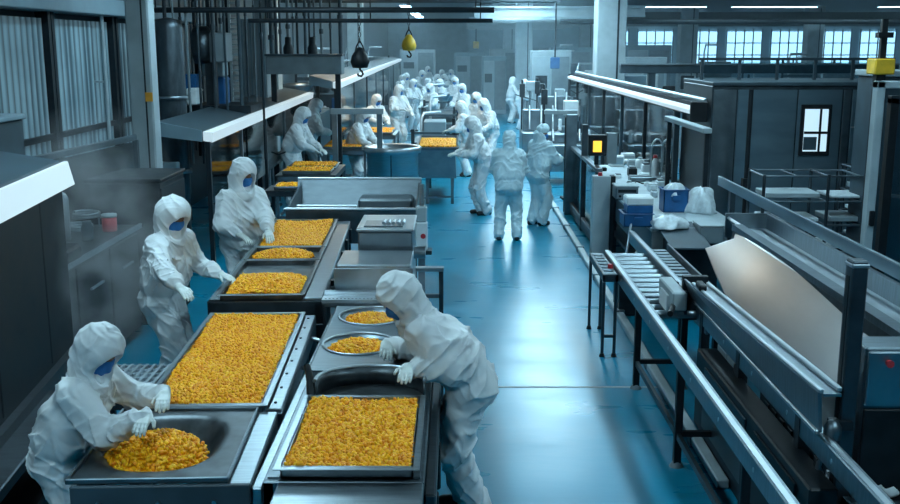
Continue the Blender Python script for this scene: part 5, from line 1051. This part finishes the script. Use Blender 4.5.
# ------------------------------------------------------------------ cast
W = dict(world=True)
make_person('hooded worker in white coveralls bending over the oval basin pan, gloves in its corn', (-2.20, 5.30, 0), (1, -.12), dict(W, lean=.45, pitch=.62, yaw=.0, hyaw=-.35,
    R=(-1.67, 5.16, 1.135), L=(-1.66, 5.46, 1.15), dR=(.96, .02, -.22), dL=(.9, .25, -.15), poleR=(.45, -.5, -.9),  nR=(.2, 0, -1), nL=(.2, 0, -1), curl=.38, fR=(.12, .02), fL=(-.12, -.03)) | {}, h=.0068, seed=1.0, height=1.63)
make_person('hooded worker in white coveralls reaching to the corner of the longest tray', (-2.56, 8.55, 0), (1, -.22), dict(W, lean=.20, pitch=.55, yaw=-.15, hyaw=-.45,
    R=(-2.08, 7.72, 1.02), L=(-2.10, 8.75, 1.10), curl=.30, fR=(.13, .03), fL=(-.12, -.02)), h=.0068, seed=2.3, height=1.80)
make_person('hooded worker standing upright at the far raised tray, one gloved hand on its edge', (-2.36, 10.9, 0), (.62, -.78), dict(W, lean=.12, pitch=.42, yaw=.0, hyaw=.15,
    R=(-2.28, 10.42, 1.14), L=(-1.98, 10.50, 1.14), curl=.35, fR=(.12, .0), fL=(-.12, .03)), h=.0075, seed=3.6, height=1.86)
make_person('worker in white coveralls bent far forward over the centre line beside the blue aisle', (.09, 6.30, 0), (-1, .0), dict(W, lean=.78, pitch=.62, yaw=0., hipy=-.0, hipz=.93, hyaw=.4,
    R=(-.47, 6.52, 1.13), L=(-.30, 6.02, 1.13), poleL=(-.25, -.5, -1), poleR=(.3, -.5, -1), dL=(-.9, .05, -.1), dR=(-.95, -.1, -.15), curl=.42, fR=(.13, .02), fL=(-.12, -.06)), h=.0068, seed=5.1, height=1.80)
# workers on the aisle
make_person('aisle worker seen from behind in pale blue gown and cap, leaning in, black shoes', (.85, 16.05, 0), (.05, 1), dict(lean=.22, pitch=.7, R=(.14, .42, 1.02), L=(-.14, .42, 1.02), fR=(.14, 0), fL=(-.15, .0)), h=.012, seed=6.2, height=1.74, cloth='suitblue', cap=True)
make_person('aisle worker in pale blue coveralls turned toward the glazed machine, cap and mask', (1.43, 17.45, 0), (.75, .65), dict(lean=.12, pitch=.45, hyaw=-.5, R=(.12, .42, 1.16), L=(-.08, .42, 1.20), fR=(.10, .02), fL=(-.10, -.04)), h=.012, seed=7.4, height=1.74, cloth='suitblue', cap=True)
make_person('aisle worker in white coveralls facing the hopper side, partly behind the one from behind', (.50, 18.6, 0), (-1, -.15), dict(lean=.30, pitch=.5, R=(.14, .48, 1.1), L=(-.14, .46, 1.1), fR=(.11, .03), fL=(-.11, -.06)), h=.013, seed=8.1, height=1.80)
# variants for the far workers
PV = [dict(lean=.25, pitch=.5, R=(.16, .45, 1.08), L=(-.14, .46, 1.08)), dict(lean=.12, pitch=.35, R=(.18, .40, 1.15), L=(-.16, .42, 1.05), hyaw=.3), dict(lean=.38, pitch=.6, R=(.15, .5, 1.0), L=(-.15, .5, 1.0), hyaw=-.2)]
FAR = [  # px of head, py of head top, depth, facing, variant, label
    (373, 95, 27, (.65, -.8), 0, 'far worker facing sideways just before the yellow tray, blue mask'), (397, 82, 30, (.7, -.8), 1, 'tall far worker with blue mask beside the yellow box, looking down'),
    (354, 108, 21.5, (.9, -.4), 2, 'worker bending behind the glass next to an orange tray'), (308, 100, 22.6, (.95, .3), 0, 'worker behind the long glass, reaching across the trays'), (290, 106, 19.8, (.9, -.2), 2, 'worker behind the long glass, bent low by the posts'),
    (463, 85, 33, (-.5, -.9), 1, 'far worker with blue mask facing the camera side near the centre hopper'), (480, 93, 28, (-.6, -.8), 0, 'far masked worker in the small group left of the aisle, in the middle'), (491, 98, 25.2, (-.7, -.7), 2, 'far worker with tilted head at the front of the small group'),
    (468, 102, 24.2, (-.95, .1), 0, 'stooped far worker nearest the corn hopper'), (511, 78, 41, (.9, .2), 1, 'far worker across the aisle, upright by the machines'), (520, 80, 38, (.9, -.2), 0, 'far worker across the aisle, leaning over a machine'), (495, 64, 62, (.6, -.7), 1, 'distant worker in a white helmet-like hood standing above the others')]
proto = {}
for i, (px, py, y, fc, v, lb) in enumerate(FAR):
    x, z = Y(px, py, y); hgt = min(max(z, 1.68), 1.92)
    if v not in proto: proto[v] = make_person(lb, (x, y, 0), fc, PV[v], h=.017, fine=False, seed=9 + v, height=hgt)
    else: dup(proto[v], (x, y, 0), math.atan2(fc[1], fc[0]) - PI / 2, lb, None, hgt / 1.75)
CROWD = [(404, 73, 44), (412, 80, 37), (419, 70, 50), (426, 66, 58), (427, 79, 40), (434, 74, 46), (440, 70, 54), (441, 80, 38), (448, 74, 47), (453, 70, 56), (456, 78, 40), (399, 75, 48), (433, 84, 34)]
for i, (px, py, y) in enumerate(CROWD):
    x, z = Y(px, py, y); s = 1 if x < -1.2 + .02 * (y - 34) else -1; a = math.atan2(-.8, .6 * s) - PI / 2
    dup(proto[i % 3], (x, y, 0), a, 'white hooded worker in the hazy far crowd along the end of the lines', 'far crowd of hooded workers', min(max(z, 1.6), 1.9) / 1.75)
# ------------------------------------------------------------------ world and view
w = bpy.data.worlds.new('world'); SC.world = w; w.use_nodes = True; bg = w.node_tree.nodes['Background']; bg.inputs[0].default_value = (.45, .75, 1, 1); bg.inputs[1].default_value = .3
SC.view_settings.view_transform = 'Standard'; SC.view_settings.look = 'None'; SC.view_settings.exposure = 0.62; SC.view_settings.gamma = 1.0; SC.view_settings.use_curve_mapping = False
SC.cycles.max_bounces = 7; SC.cycles.diffuse_bounces = 3; SC.cycles.glossy_bounces = 4; SC.cycles.transparent_max_bounces = 24; SC.cycles.volume_bounces = 0; SC.cycles.sample_clamp_indirect = 4
SC.cycles.use_denoising = True; SC.cycles.caustics_reflective = False; SC.cycles.caustics_refractive = False
